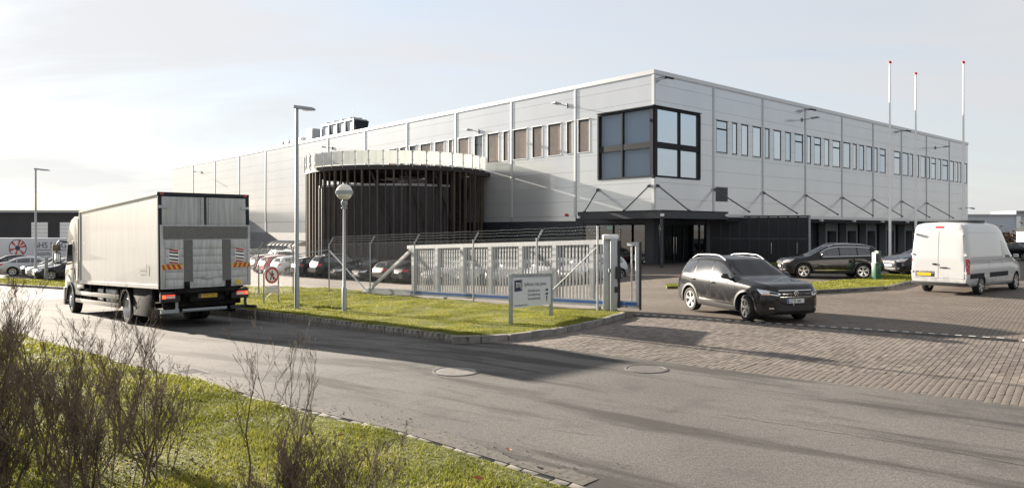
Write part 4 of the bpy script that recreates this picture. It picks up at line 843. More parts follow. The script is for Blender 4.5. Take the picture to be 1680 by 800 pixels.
s = MB(); s.box(-8, 8.0, 0, 2.5, 1.25, 4.0); tb_ = s.build('box_body', mat('trailer_white', (.50, .52, .56), .4, col2=(.56, .58, .61), nscale=.6), t, bevel=.03); s = MB(); s.box(-8, 8, .3, 2.2, .9, 1.24); s.box(-8.02, 8.02, -.02, .0, 1.25, 1.4); s.build('chassis', M_frame, t)
for x in (-6.6, -5.3, -4.0): s = MB(); s.lathe([(.2, -.02), (.5, -.02), (.52, .05), (.52, .3), (.0, .3)], 20, (x, .1, .52), 'y'); s.build('wheel', M_rubber, t)
ex = .35
for k_ in range(12):
    a0, a1 = k_*math.pi/6+.12, (k_+1)*math.pi/6-.12; s = MB(); P = [(ex+r*math.cos(a), 2.85+r*math.sin(a)) for (r, a) in ((.32, a0), (.92, a0), (.92, a1), (.32, a1))]
    s.prism(P, -.012, -.002); s.build('emblem_wedge', M_signred if k_ % 2 == 0 or k_ in (1,) else M_plate, tb_)
s = MB(); s.lathe([(.93, -.014), (1.0, -.014), (1.0, -.002), (.93, -.002), (.93, -.014)], 40, (ex, 0, 2.85), 'y'); s.lathe([(.2, -.02), (.28, -.02)], 20, (ex, 0, 2.85), 'y'); s.build('emblem_ring', M_text, tb_)
s = MB(); s.lathe([(0, -.014), (.2, -.014)], 20, (ex, 0, 2.85), 'y'); s.build('emblem_hub', M_navy, tb_)
UP = Matrix(((1, 0, 0, 0), (0, 0, -1, 0), (0, 1, 0, 0), (0, 0, 0, 1)))
text('trailer_lettering', 'BHS LOGISTICS', 1.0, M_navy, tb_, (2.15, -.012, 2.85), UP, .004, .92); text('trailer_slogan', 'PASSION FOR', .5, M_text, tb_, (2.3, -.012, 2.0), UP, .004, .9)
s = MB(); s.box(2.2, 7.6, -.012, -.002, 2.58, 2.64); s.build('trailer_line', M_navy, tb_)
t = empty('pale_hall', (110, 165, 0), R(-4), 'low pale grey hall on the horizon at far right', 'hall'); s = MB(); s.box(-25, 90, 0, 40, -1, 5.6); s.build('wall', mat('pale_hall_wall', (.42, .46, .52), .6), t); s = MB(); s.box(-25.2, 90, -.3, 40, 5.6, 6.0); s.build('roof_edge', M_grey, t)
for x in (-9.5, 5.5, 20, 35): s = MB(); s.box(x, x+.9, -.3, -.02, -1, 5.55); s.build('column', M_white, t)
s = MB(); s.box(8, 60, 4, 14, 6.0, 6.9); s.build('roof_plant', M_base, t)
t = empty('small_shed', (75.2, 104, 0), 0, 'small white shed beside brown hedge at the right edge', 'shed'); s = MB(); s.box(0, 4, 0, 3, 0, 2.2); s.build('wall', M_white, t); s = MB(); s.hexa([(-.2, -.2, 2.2), (4.2, -.2, 2.2), (4.2, 3.2, 2.2), (-.2, 3.2, 2.2), (-.2, 1.3, 3.0), (4.2, 1.3, 3.0), (4.2, 1.7, 3.0), (-.2, 1.7, 3.0)]); s.build('roof', M_frame, t); s = MB(); s.box(1.4, 2.3, -.04, -.01, 0, 1.95); s.build('door', M_grey, t)
# bicycle shelter with barrel roof
cp = Vector((-21.6, 66.8)); t = empty('bicycle_shelter', (cp.x, cp.y, G(cp.x, cp.y)), math.atan2(DL.y, DL.x)+R(180), 'pale arched bicycle shelter roof behind the parked cars beside the round tower', 'shelter')
for i in range(7):
    x0 = -3.2+i*.85; s = MB(); n = 10; vs_ = []
    for k_ in range(n+1):
        a = R(150)-R(125)*k_/n
        for x in (x0, x0+.83): vs_ += [(x, 1.2+1.25*math.cos(a), 1.6+.75*math.sin(a)), (x, 1.2+1.22*math.cos(a), 1.57+.73*math.sin(a))]
    s.add(vs_, [(4*k_, 4*k_+4, 4*k_+6, 4*k_+2) for k_ in range(n)]+[(4*k_+1, 4*k_+3, 4*k_+7, 4*k_+5) for k_ in range(n)]); s.build('roof_panel', mat('pale_canopy_sheet', (.42, .40, .36), .5), t, smooth=50)
    s = MB(); s.tube([(x0, 1.2+1.28*math.cos(R(150)-R(125)*k_/8), 1.62+.77*math.sin(R(150)-R(125)*k_/8)) for k_ in range(9)], .05, 6); s.build('rib', M_galv, t)
    if i % 2 == 0: s = MB(); s.tube([(x0, .25, -.3), (x0, .25, 1.95)], .06, 8); s.build('post', M_galv, t)
# ------------------------------------------------------------------ cars
def paint(name, c, metal=.0, rough=.28):
    m = mat(name, c, rough, metal, coat=.8, spec=.5 if max(c) > .1 else .04)
    nt = m.node_tree; nd = nt.nodes; L = nt.links; b = nd['Principled BSDF']; t = nd.new('ShaderNodeTexCoord'); sp_ = nd.new('ShaderNodeSeparateXYZ'); L.new(t.outputs['Object'], sp_.inputs[0])
    n = nd.new('ShaderNodeTexNoise'); n.inputs['Scale'].default_value = 5; n.inputs['Detail'].default_value = 8; L.new(t.outputs['Object'], n.inputs['Vector'])
    a_ = nd.new('ShaderNodeMath'); a_.operation = 'MULTIPLY_ADD'; a_.inputs[1].default_value = -.75; L.new(sp_.outputs[2], a_.inputs[0]); L.new(n.outputs[0], a_.inputs[2])
    r = nd.new('ShaderNodeValToRGB'); r.color_ramp.elements[0].position = -0.0; r.color_ramp.elements[1].position = .42; r.color_ramp.elements[1].color = (.6, .6, .6, 1); L.new(a_.outputs[0], r.inputs[0])
    mx = nd.new('ShaderNodeMix'); mx.data_type = 'RGBA'; L.new(r.outputs[0], mx.inputs[0]); mx.inputs[6].default_value = (*c, 1); mx.inputs[7].default_value = (.085, .077, .068, 1); L.new(mx.outputs[2], b.inputs['Base Color'])
    iv = nd.new('ShaderNodeMath'); iv.operation = 'MULTIPLY_ADD'; iv.inputs[1].default_value = -1.0; iv.inputs[2].default_value = .8; L.new(r.outputs[0], iv.inputs[0]); L.new(iv.outputs[0], b.inputs['Coat Weight']); return m
P_BLACK = paint('paint_black', (.008, .008, .009)); P_GRAPH = paint('paint_graphite', (.016, .016, .016)); P_SILV = paint('paint_silver', (.42, .43, .44), .6); P_WHITE = paint('paint_white', (.55, .555, .56)); P_RED = paint('paint_red', (.34, .018, .018)); P_MAROON = paint('paint_maroon', (.06, .02, .025), .2); P_BEIGE = paint('paint_bronze', (.075, .066, .058), .3); P_NAVY = paint('paint_navy', (.012, .014, .022))
def curve(pts, sm):
    xs = np.linspace(pts[0][0]-.5, pts[-1][0]+.5, 800); ys = np.interp(xs, [p[0] for p in pts], [p[1] for p in pts]); dx = xs[1]-xs[0]
    k = np.exp(-.5*(np.arange(-60, 61)*dx/sm)**2); k /= k.sum(); yp = np.convolve(np.pad(ys, 60, mode='edge'), k, 'valid'); return lambda s: float(np.interp(s, xs, yp))
def mesh_obj(name, vs_, fs, mats, parent, deg=32):
    me = bpy.data.meshes.new(name); me.from_pydata([tuple(v) for v in vs_], [], fs)
    for m in mats: me.materials.append(m)
    bm = bmesh.new(); bm.from_mesh(me); bmesh.ops.recalc_face_normals(bm, faces=bm.faces); bm.to_mesh(me); bm.free(); sharp(me, deg)
    o = bpy.data.objects.new(name, me); link(o); o.parent = parent; return o
class Body:
    def __init__(b, sp):
        b.sp = sp; b.L = sp['L']; b.top = curve(sp['top'], sp.get('smt', .07)); b.belt = curve(sp['belt'], .12); b.bot = curve(sp['bot'], .06); b.w = curve(sp['w'], sp.get('smw', .06)); b.wr = curve(sp['wr'], .1)
        n = sp.get('n', 64); e = np.linspace(0, 1, n); ss = b.L*e; ss = np.unique(np.concatenate([ss, [.03, .07, .12, b.L-.12, b.L-.07, b.L-.03]])); b.ss = ss
        V_ = []; K = 0
        for s in ss:
            h = b.half(s); K = len(h); x = b.L/2-s
            V_ += [(x, y, z) for y, z in h]+[(x, -y, z) for y, z in h[-2:0:-1]]
        M = 2*K-2; F = []
        for i in range(len(ss)-1):
            for k in range(M): F.append((i*M+k, i*M+(k+1) % M, (i+1)*M+(k+1) % M, (i+1)*M+k))
        F.append(tuple(range(M-1, -1, -1))); F.append(tuple(range((len(ss)-1)*M, len(ss)*M))); b.V, b.F = V_, F
        me = bpy.data.meshes.new('tmp'); me.from_pydata(V_, [], F); bm = bmesh.new(); bm.from_mesh(me); bmesh.ops.recalc_face_normals(bm, faces=bm.faces); bmesh.ops.triangulate(bm, faces=bm.faces); b.bvh = BVHTree.FromBMesh(bm); bm.free(); bpy.data.meshes.remove(me)
    def half(b, s):
        zt, m, bt, w = b.top(s), b.belt(s), b.bot(s), b.w(s); m = min(m, zt-.05); g = min(1, max(0, (zt-m-.14)/.3)); cr = (.10*g+.04*(1-g))*b.sp.get('crown', 1); wr = b.wr(s)*g+.86*w*(1-g)*min(1, 1)
        zc = zt-cr if g > 0 else m+.65*(zt-m); zc = max(zc, m+.02); wm = b.sp.get('wbelt', .95)*w
        P = [(0, bt), (.6*w, bt), (.9*w, bt+.015), (.965*w, bt+.07), (.985*w, bt+.16), (w, bt+.42*(m-bt)), (.998*w, bt+.62*(m-bt)), (.985*w, bt+.8*(m-bt)), (.97*w, bt+.92*(m-bt)), (wm, m)]
        for f in (.12, .5, .88): P.append((wm+(wr-wm)*f+.015*g*math.sin(math.pi*f), m+(zc-m)*f))
        P += [(wr-.012, zc), (wr-.06*(.4+.6*g), zc+(zt-zc)*.55), (wr*.72, zc+(zt-zc)*.85), (wr*.35, zt-.01), (0, zt)]
        return P
    def make(b, mats, root):
        o = mesh_obj('body', b.V, b.F, mats, root, 40); sp = b.sp
        if sp.get('arches', True):
            bm = bmesh.new()
            for x in sp['axles']:
                for sg in (1, -1):
                    w = b.w(b.L/2-x); mt = Matrix.Translation((x, sg*(w-.02), sp['R']+.01)) @ Matrix.Rotation(math.pi/2, 4, 'X'); bmesh.ops.create_cone(bm, cap_ends=True, segments=32, radius1=sp['R']+sp.get('gap', .055), radius2=sp['R']+sp.get('gap', .055), depth=.62, matrix=mt)
            cm = bpy.data.meshes.new('cut'); bm.to_mesh(cm); bm.free(); cm.materials.append(M_black); co = bpy.data.objects.new('cut', cm); link(co)
            md = o.modifiers.new('b', 'BOOLEAN'); md.operation = 'DIFFERENCE'; md.solver = 'EXACT'; md.object = co
            try: md.material_mode = 'TRANSFER'
            except Exception: pass
            co.parent = root; bpy.context.view_layer.update()
            me = bpy.data.meshes.new_from_object(o.evaluated_get(bpy.context.evaluated_depsgraph_get())); o.modifiers.clear(); old = o.data; o.data = me; me.name = 'body'; bpy.data.meshes.remove(old); bpy.data.objects.remove(co); sharp(me, 40)
        o['painted'] = 1; return o
    def patch(b, name, pts, d, m, parent, off=.004, thick=.012, res=.07, rnd=0, painted=False, bulge=0.):
        d = Vector(d).normalized(); e1 = d.cross(V(0, 0, 1)); e1 = V(0, 1, 0) if e1.length < .05 else e1.normalized(); e2 = e1.cross(d).normalized()
        P = [Vector((Vector(p).dot(e1), Vector(p).dot(e2))) for p in pts]
        for _ in range(rnd):
            Q = []
            for i in range(len(P)): a, c = P[i], P[(i+1) % len(P)]; ll = (c-a).length; r = min(.28, .06/max(ll, 1e-4)); Q += [a+(c-a)*r, c-(c-a)*r]
            P = Q
        bd = []
        for i in range(len(P)):
            a, c = P[i], P[(i+1) % len(P)]; k = max(1, int((c-a).length/res)); bd += [a+(c-a)*j/k for j in range(k)]
        xs = [p.x for p in bd]; ys = [p.y for p in bd]; gx, gy = np.meshgrid(np.arange(min(xs)+res*.5, max(xs), res), np.arange(min(ys)+res*.5, max(ys), res)); gx, gy = gx.ravel(), gy.ravel()
        ok = inside([tuple(p) for p in bd], gx, gy) if len(gx) else np.zeros(0, bool)
        for p in bd: ok &= (gx-p.x)**2+(gy-p.y)**2 > (.35*res)**2
        vo, eo, fo, *_ = delaunay_2d_cdt(bd+[Vector((a, c)) for a, c in zip(gx[ok], gy[ok])], [], [list(range(len(bd)))], 1, 1e-6)
        top = []; inn_ = []
        for p in vo:
            o_ = e1*p.x+e2*p.y-d*6; h = b.bvh.ray_cast(o_, d)
            if h[0] is None: h = b.bvh.find_nearest(e1*p.x+e2*p.y+d*(Vector(pts[0]).dot(d)))
            n = h[1] if h[1].dot(d) < 0 else -h[1]; top.append(h[0]+n*off); inn_.append(h[0]-n*thick)
        bm = bmesh.new(); tv = [bm.verts.new(p) for p in top]
        for f in fo:
            try: bm.faces.new([tv[i] for i in f])
            except ValueError: pass
        bm.verts.index_update(); be = [e for e in bm.edges if len(e.link_faces) == 1]; mp_ = {}
        for e in be:
            q = []
            for v_ in e.verts:
                if v_ not in mp_: mp_[v_] = bm.verts.new(inn_[v_.index])
                q.append(v_)
            try: bm.faces.new([q[0], q[1], mp_[q[1]], mp_[q[0]]])
            except ValueError: pass
        bmesh.ops.recalc_face_normals(bm, faces=bm.faces); me = bpy.data.meshes.new(name); bm.to_mesh(me); bm.free(); me.materials.append(m); sharp(me, 40)
        c_ = sum(top, Vector())/len(top); nn = Vector()
        for pg in me.polygons: nn += pg.normal*pg.area
        if nn.dot(d) > 0: me.flip_normals()
        o = bpy.data.objects.new(name, me); link(o); o.parent = parent
        if painted: o['painted'] = 1
        return o
def wheel(root, x, y, Rw, wd, spokes, steer=0., rim=M_alloy, rr=.68, style=2):
    sg = 1 if y > 0 else -1; h = wd/2
    s = MB(); pr = [(Rw*rr, -h*.8), (Rw*.82, -h), (Rw*.96, -h*.88), (Rw, -h*.6), (Rw, h*.6), (Rw*.96, h*.88), (Rw*.82, h), (Rw*rr, h*.8)]; s.lathe(pr, 36, (0, 0, 0), 'y'); t = s.build('wheel', M_rubber, root, smooth=50)
    s = MB(); s.lathe([(Rw*rr, h*.72), (Rw*(rr+.015), h*.86), (Rw*(rr-.04), h*.85), (Rw*(rr-.07), h*.2), (Rw*(rr-.1), -h*.7), (0, -h*.7)], 36, (0, 0, 0), 'y')
    r1 = Rw*(rr-.02)
    for k in range(spokes):
        for dv in ((-.11, .11) if style == 2 else (0,)):
            a = 2*math.pi*k/spokes+.3; a1 = a+dv*1.4; a0 = a+dv*.55; p0 = V(.05*math.cos(a0), h*.62, .05*math.sin(a0)); p1 = V(r1*math.cos(a1), h*.74, r1*math.sin(a1)); s.bar(p0, p1, (.034 if style == 2 else .075)*Rw/.34, .03, V(0, 1, 0))
    s.lathe([(.0, h*.78), (.045, h*.76), (.075, h*.62), (.08, h*.3)], 18, (0, 0, 0), 'y'); r = s.build('rim', rim, t, smooth=35)
    s = MB(); s.lathe([(0, h*.05), (Rw*.5, h*.05), (Rw*.5, -h*.1)], 28, (0, 0, 0), 'y'); s.build('brake_disc', M_frame, t)
    t.location = (x, y, Rw); t.rotation_euler = (0, 0, steer+(0 if sg > 0 else math.pi)); return t
def make_car(sp, name, loc, rz, label, cat, group=None, pnt=P_BLACK, lean=(0, 0)):
    root = empty(name, loc, rz, label, cat, group, lean[0], lean[1]); b = Body(sp); L = b.L; X = lambda s: L/2-s
    body = b.make([pnt, M_black], root); Rw = sp['R']
    W = max(b.w(s) for s in b.ss)
    for i, x in enumerate(sp['axles']):
        for sg in (1, -1): wheel(root, x, sg*(W-sp.get('wd', .225)/2-.012), Rw, sp.get('wd', .225), sp.get('spokes', 5), sp.get('steer', 0) if i == 0 else 0, style=sp.get('style', 2))
    S = lambda s, y, z: (X(s), y, z)
    # side windows sampled between belt and roof line
    w0, w1 = sp['win']; gt = sp.get('wtop', .15); gb_ = sp.get('wbot', .035); splits = sp['splits']
    def topz(s): return b.top(s)-gt
    def botz(s): return b.belt(s)+gb_
    edges = [w0]+splits+[w1]
    for sg in (1, -1):
        d = (0, -sg, 0)
        for i, (a, c) in enumerate(zip(edges, edges[1:])):
            a2, c2 = a+(.03 if i else 0), c-(.03 if i < len(edges)-2 else 0); n = max(4, int((c2-a2)/.08)); tp = [(s, topz(s)) for s in np.linspace(a2, c2, n)]; tp = [(s, z) for s, z in tp if z > botz(s)+.02]
            if len(tp) < 2: continue
            poly = [S(s, 0, z) for s, z in tp]+[S(s, 0, botz(s)) for s in np.linspace(tp[-1][0], tp[0][0], 5)]
            b.patch('side_window', poly, d, M_carside, root, .004, .012, .09)
        if sp.get('chrome'):
            tp = [s for s in np.linspace(w0-.03, w1+.06, 24)]; tp = [s for s in tp if topz(s) > botz(s)-.02]; o_ = [S(s, 0, max(topz(s), botz(s))+.035) for s in tp]+[S(s, 0, max(topz(s), botz(s))+.01) for s in tp[::-1]]
            b.patch('window_trim', o_, d, M_chrome, root, .007, .01, .12)
            b.patch('window_trim', [S(s, 0, botz(s)-.01) for s in np.linspace(w0, w1+.03, 14)]+[S(s, 0, botz(s)-.03) for s in np.linspace(w1+.03, w0, 14)], d, M_chrome, root, .007, .01, .12)
        # doors
        for (a, c) in sp['doors']:
            zt0 = sp.get('sill', .34); az = []
            for s in np.linspace(a, c, 8): az.append(S(s, 0, botz(s)-.035))
            lo = []
            for s in np.linspace(c, a, 10):
                z = zt0
                for ax in sp['axles']:
                    dd = abs(X(s)-ax); ra = Rw+.11
                    if dd < ra: z = max(z, Rw+math.sqrt(ra*ra-dd*dd)+.0)
                lo.append(S(s, 0, z))
            dr = b.patch('door', az+lo, d, pnt, root, .0045, .012, .1, painted=True)
            s = MB(); zz = b.belt((a+c)/2)-.10; xh = X(c-.13); q = b.bvh.ray_cast(V(xh, sg*3, zz), V(0, -sg, 0))[0]
            if q is not None: s.bar((xh-.09, q.y+sg*.03, zz), (xh+.11, q.y+sg*.03, zz+.006), .035, .028); o = s.build('handle', sp.get('handle_m', pnt), dr, bevel=.008); o['painted'] = 1 if 'handle_m' not in sp else 0
        # cladding
        if sp.get('clad'):
            b.patch('sill_trim', [S(s, 0, z) for s, z in ((sp['sillx'][0], .37), (sp['sillx'][1], .39), (sp['sillx'][1], .25), (sp['sillx'][0], .24))], d, sp['clad'], root, .012, .02, .12)
            for ax in sp['axles']:
                ring = [V(ax+(Rw+r)*math.cos(a), 0, Rw+.01+(Rw+r)*math.sin(a)) for r, rng_ in ((.062, np.linspace(-.25, math.pi+.25, 18)), (.125, np.linspace(math.pi+.2, -.2, 18))) for a in rng_]
                ring = [p for p in ring if abs(p.x) < L/2-.05]
                b.patch('arch_trim', ring, d, sp['clad'], root, .014, .02, .09)
        if sp.get('sillchrome'): b.patch('sill_strip', [S(s, 0, z) for s, z in ((sp['sillx'][0]+.1, .43), (sp['sillx'][1]-.1, .445), (sp['sillx'][1]-.1, .41), (sp['sillx'][0]+.1, .395))], d, M_chrome, root, .016, .02, .15)
        # mirrors
        sm_ = sp['mirror']; q = b.bvh.ray_cast(V(X(sm_), sg*3, b.belt(sm_)+.06), V(0, -sg, 0))[0]
        if q is not None:
            s = MB(); s.hexa([(q.x-.05, q.y+sg*.06, q.z-.02), (q.x+.09, q.y+sg*.05, q.z-.02), (q.x+.06, q.y+sg*.24, q.z-.0), (q.x-.05, q.y+sg*.25, q.z-.0), (q.x-.05, q.y+sg*.07, q.z+.14), (q.x+.05, q.y+sg*.07, q.z+.13), (q.x+.03, q.y+sg*.23, q.z+.13), (q.x-.05, q.y+sg*.24, q.z+.14)]); o = s.build('mirror', pnt, root, bevel=.025); o['painted'] = 1
            s = MB(); s.bar((q.x, q.y-sg*.03, q.z-.01), (q.x, q.y+sg*.12, q.z+.0), .09, .04); s.build('mirror_arm', M_black, o)
        # lamps
        for nm, key, m in (('headlight', 'hl', sp.get('hlm', M_lens)), ('taillight', 'tl', M_red)):
            if key in sp: 
                sgn = 1 if key == 'hl' else -1; dd = (-sgn*math.cos(R(sp.get(key+'a', 35))), -sg*math.sin(R(sp.get(key+'a', 35))), 0)
                o = b.patch(nm, [(X(s), sg*y, z) for s, y, z in sp[key]], dd, m, root, .006, .015, .05)
                if key == 'hl' and 'hl2' in sp: b.patch('indicator', [(X(s), sg*y, z) for s, y, z in sp['hl2']], dd, M_orange, o, .01, .01, .05)
                if key == 'hl' and 'hl3' in sp: b.patch('lamp_bezel', [(X(s), sg*y, z) for s, y, z in sp['hl3']], dd, M_black, o, .009, .01, .05)
        if 'fog' in sp: b.patch('fog_lamp', [(X(s), sg*y, z) for s, y, z in sp['fog']], (-1, -sg*.35, 0), M_lens, root, .006, .01, .05)
        if sp.get('rails'):
            r0_, r1_ = sp['rails']; s = MB(); pts = []
            for s_ in np.linspace(r0_, r1_, 12):
                yy = sg*(b.wr(s_)-.05); e = min(1, 6*min((s_-r0_), (r1_-s_))/(r1_-r0_)+.0); pts.append(V(X(s_), yy, b.top(s_)-.05+.075*e))
            s.tube(pts, .018, 8); s.build('roof_rail', sp.get('rail_m', M_galv), root, smooth=50)
    # screens
    c0, c1, r0_, r1_ = sp['screen']; yb, yt = b.w(c0)*.86, b.wr(c1)*.9
    poly = [(X(c0), -yb, b.top(c0)+.03)]+[(X(c0-.03), y*yb/4, b.top(c0)+.02) for y in (-2, 0, 2)]+[(X(c0), yb, b.top(c0)+.03), (X(c1), yt, b.top(c1)-.03), (X(c1), 0, b.top(c1)-.012), (X(c1), -yt, b.top(c1)-.03)]
    b.patch('windscreen', poly, (-1, 0, -.12), M_carglass, root, .004, .01, .09)
    poly = [(X(r1_), -b.wr(r1_)*sp.get('rwf', .95), b.top(r1_)), (X(r1_), b.wr(r1_)*sp.get('rwf', .95), b.top(r1_)), (X(r0_), b.wr(r0_)*.84, b.top(r0_)-.03), (X(r0_), -b.wr(r0_)*.84, b.top(r0_)-.03)]
    if sp.get('rear_glass', True): b.patch('rear_window', poly, (1, 0, -.12), M_carglass, root, .004, .01, .09)
    for nm, m, side, pl in sp.get('extra', []):
        dd = {'f': (-1, 0, 0), 'r': (1, 0, 0), 't': (0, 0, -1), 'l': (0, -1, 0), 'R': (0, 1, 0)}[side]; x = L/2 if side == 'f' else -L/2
        if side in 'fr': P = [(x, y, z) for y, z in pl]
        else: P = [(X(s), 0, z) for s, z in pl]
        b.patch(nm, P, dd, m, root, .008, .012, .06)
    return root, b
def rect(y0, y1, z0, z1): return [(y0, z0), (y1, z0), (y1, z1), (y0, z1)]
SP_SUV = dict(L=4.49, R=.345, wd=.235, axles=(1.375, -1.305), spokes=5,
    top=[(0, .76), (.04, .90), (.10, .98), (.25, 1.03), (.9, 1.09), (1.24, 1.13), (2.05, 1.60), (2.35, 1.65), (2.9, 1.668), (3.5, 1.645), (4.0, 1.585), (4.12, 1.55), (4.34, 1.16), (4.40, 1.05), (4.46, .9), (4.49, .70)],
    belt=[(0, .68), (.1, .85), (.5, .95), (1.1, 1.0), (1.7, 1.02), (3.2, 1.06), (4.1, 1.10), (4.3, 1.0), (4.49, .62)],
    bot=[(0, .36), (.06, .25), (.3, .20), (4.1, .22), (4.35, .30), (4.49, .42)],
    w=[(0, .52), (.03, .64), (.12, .78), (.3, .87), (.6, .91), (1.2, .92), (3.6, .92), (4.1, .90), (4.35, .84), (4.46, .76), (4.49, .66)],
    wr=[(0, .6), (1.4, .74), (2.05, .69), (2.6, .68), (3.6, .67), (4.15, .62), (4.3, .66), (4.49, .7)],
    win=(1.60, 4.0), splits=[2.52, 3.36], doors=[(1.32, 2.5), (2.52, 3.5)], mirror=1.62, screen=(1.3, 2.02, 4.13, 4.33), sillx=(1.28, 3.12),
    hl=[(.30, .80, .74), (.10, .60, .74), (.04, .46, .72), (.06, .44, .79), (.24, .70, .86), (.45, .84, .88)], hl2=[(.30, .80, .745), (.12, .64, .745), (.12, .64, .765), (.30, .80, .765)], hl3=[(.09, .50, .76), (.07, .47, .76), (.09, .5, .80), (.2, .64, .83), (.2, .64, .78)], fog=[(.1, .60, .39), (.1, .72, .39), (.1, .72, .425), (.1, .60, .425)],
    tl=[(4.30, .85, .86), (4.42, .72, .87), (4.44, .50, .88), (4.42, .50, 1.0), (4.36, .72, 1.04), (4.2, .88, 1.03)], rails=(2.1, 3.85), clad=mat('cladding_grey', (.022, .022, .023), .55))
ex_f = [('grille', M_black, 'f', [(-.5, .70), (.5, .70), (.47, .84), (-.47, .84)]), ('grille_bar', M_chrome, 'f', [(-.5, .845), (.5, .845), (.5, .862), (-.5, .862)]), ('grille_bar', M_chrome, 'f', [(-.5, .765), (.5, .765), (.5, .78), (-.5, .78)]), ('grille_bar', M_chrome, 'f', [(-.48, .690), (.48, .690), (.48, .702), (-.48, .702)]), ('lower_grille', M_black, 'f', [(-.62, .34), (.62, .34), (.55, .47), (-.55, .47)]), ('number_plate', M_plate, 'f', rect(-.26, .26, .535, .645))]
ex_r = [('number_plate', M_plate, 'r', rect(-.26, .26, .78, .89)), ('rear_bumper', M_black, 'r', [(-.6, .32), (.6, .32), (.62, .48), (-.62, .48)])]
# foreground crossover turning out of the drive
sp = dict(SP_SUV); sp['steer'] = R(-14); sp['extra'] = ex_f+ex_r; sp['clad'] = mat('cladding_grey', (.022, .022, .023), .5); sp['rail_m'] = M_grey; sp['sillchrome'] = True; sp['chrome'] = False
hd = Vector((.304, -.953)); cc = Vector((6.57, 20.5))
M_tig = paint('paint_dark_grey', (.010, .010, .012))
car, bb = make_car(sp, 'compact_suv', (cc.x, cc.y, G(cc.x, cc.y)), math.atan2(hd.y, hd.x), 'dark grey compact SUV turning out of the drive in front of the gate', 'car', None, M_tig)
fx = 4.49/2
def front_at(y, z): h = bb.bvh.ray_cast(V(5, y, z), V(-1, 0, 0)); return h[0].x
FT_ = Matrix(((0, 0, 1, 0), (1, 0, 0, 0), (0, 1, 0, 0), (0, 0, 0, 1)))
text('plate_text', 'CZ 95 080', .098, M_text, car, (front_at(0, .59)+.009, -.205, .555), FT_, .001, .86)
s = MB(); x = front_at(.23, .59)+.006; s.box(x-.006, x+.006, -.255, -.215, .54, .64); s.build('plate_band', mat('eu_blue', (.01, .04, .3), .5), car)
x = front_at(0, .78)+.012; s = MB(); s.lathe([(.058, x), (.07, x+.008), (.07, x+.018), (.06, x+.022), (.058, x)], 28, (0, 0, .775), 'x')
for P in ([(-.030, .056), (0, .008), (.030, .056)], [(-.056, .025), (-.026, -.046), (0, .002), (.026, -.046), (.056, .025)]):
    for a, c in zip(P, P[1:]): s.bar((x+.012, a[0], .775+a[1]), (x+.012, c[0], .775+c[1]), .012, .012, V(1, 0, 0))
s.build('badge', M_chrome, car)
s = MB(); s.lathe([(0, x), (.058, x+.002)], 24, (0, 0, .775), 'x'); s.build('badge_base', M_black, car)
# crossover parked side on by the charging post
sp = dict(SP_SUV); sp.update(L=4.81, R=.365, axles=(1.46, -1.355), spokes=5, style=2,
    top=[(0, .72), (.05, .86), (.14, .95), (.35, 1.0), (1.0, 1.08), (1.3, 1.13), (2.15, 1.61), (2.5, 1.68), (3.1, 1.70), (3.8, 1.67), (4.35, 1.62), (4.45, 1.57), (4.64, 1.20), (4.70, 1.08), (4.77, .9), (4.81, .68)],
    belt=[(0, .64), (.1, .82), (.5, .93), (1.1, 1.0), (1.7, 1.05), (3.4, 1.10), (4.4, 1.14), (4.6, 1.0), (4.81, .6)],
    bot=[(0, .38), (.06, .26), (.3, .21), (4.4, .23), (4.65, .32), (4.81, .45)],
    w=[(0, .55), (.03, .68), (.12, .81), (.3, .90), (.6, .94), (1.2, .95), (3.9, .95), (4.4, .93), (4.65, .87), (4.78, .8), (4.81, .7)],
    wr=[(0, .6), (1.5, .72), (2.15, .67), (3.8, .65), (4.45, .6), (4.6, .68), (4.81, .72)],
    win=(1.78, 4.1), splits=[2.66, 3.5], doors=[(1.42, 2.64), (2.66, 3.68)], mirror=1.8, screen=(1.38, 2.12, 4.46, 4.62), sillx=(1.35, 3.3), chrome=True, sillchrome=True, rails=(2.2, 4.1),
    hl=[(.30, .84, .78), (.08, .58, .78), (.06, .50, .84), (.24, .74, .92), (.5, .88, .95)], hl2=[(.34, .86, .79), (.2, .76, .79), (.2, .76, .82), (.34, .86, .82)], hl3=[(.09, .56, .80), (.2, .72, .82), (.24, .74, .87), (.1, .56, .84)], fog=[(.1, .62, .42), (.1, .74, .42), (.1, .74, .46), (.1, .62, .46)],
    tl=[(4.66, .86, .82), (4.74, .74, .82), (4.76, .66, .84), (4.70, .66, 1.06), (4.62, .80, 1.08), (4.5, .9, 1.06)], extra=ex_f[:3]+ex_f[4:]+[('number_plate', M_plate, 'r', rect(-.26, .26, .86, .97)), ('rear_bumper', M_black, 'r', [(-.62, .34), (.62, .34), (.66, .52), (-.66, .52)]), ('rear_chrome', M_chrome, 'r', [(-.6, .50), (-.3, .50), (-.3, .53), (-.6, .53)])])
SP_KIA = sp
hd = Vector((-.995, .12)); cc = Vector((16.03, 36.35))
kia, kb = make_car(sp, 'crossover', (cc.x, cc.y, 0), math.atan2(hd.y, hd.x), 'black seven seat crossover parked side on with chrome window line beside the charging post', 'car', None, P_BLACK)
for q in (kia,): pass
k2 = copy_tree(kia, None, P_NAVY, 'black SUV half hidden behind the parked crossover and the white van'); k2.location = (21.9, 37.6, 0); k2.rotation_euler = (0, 0, R(188))
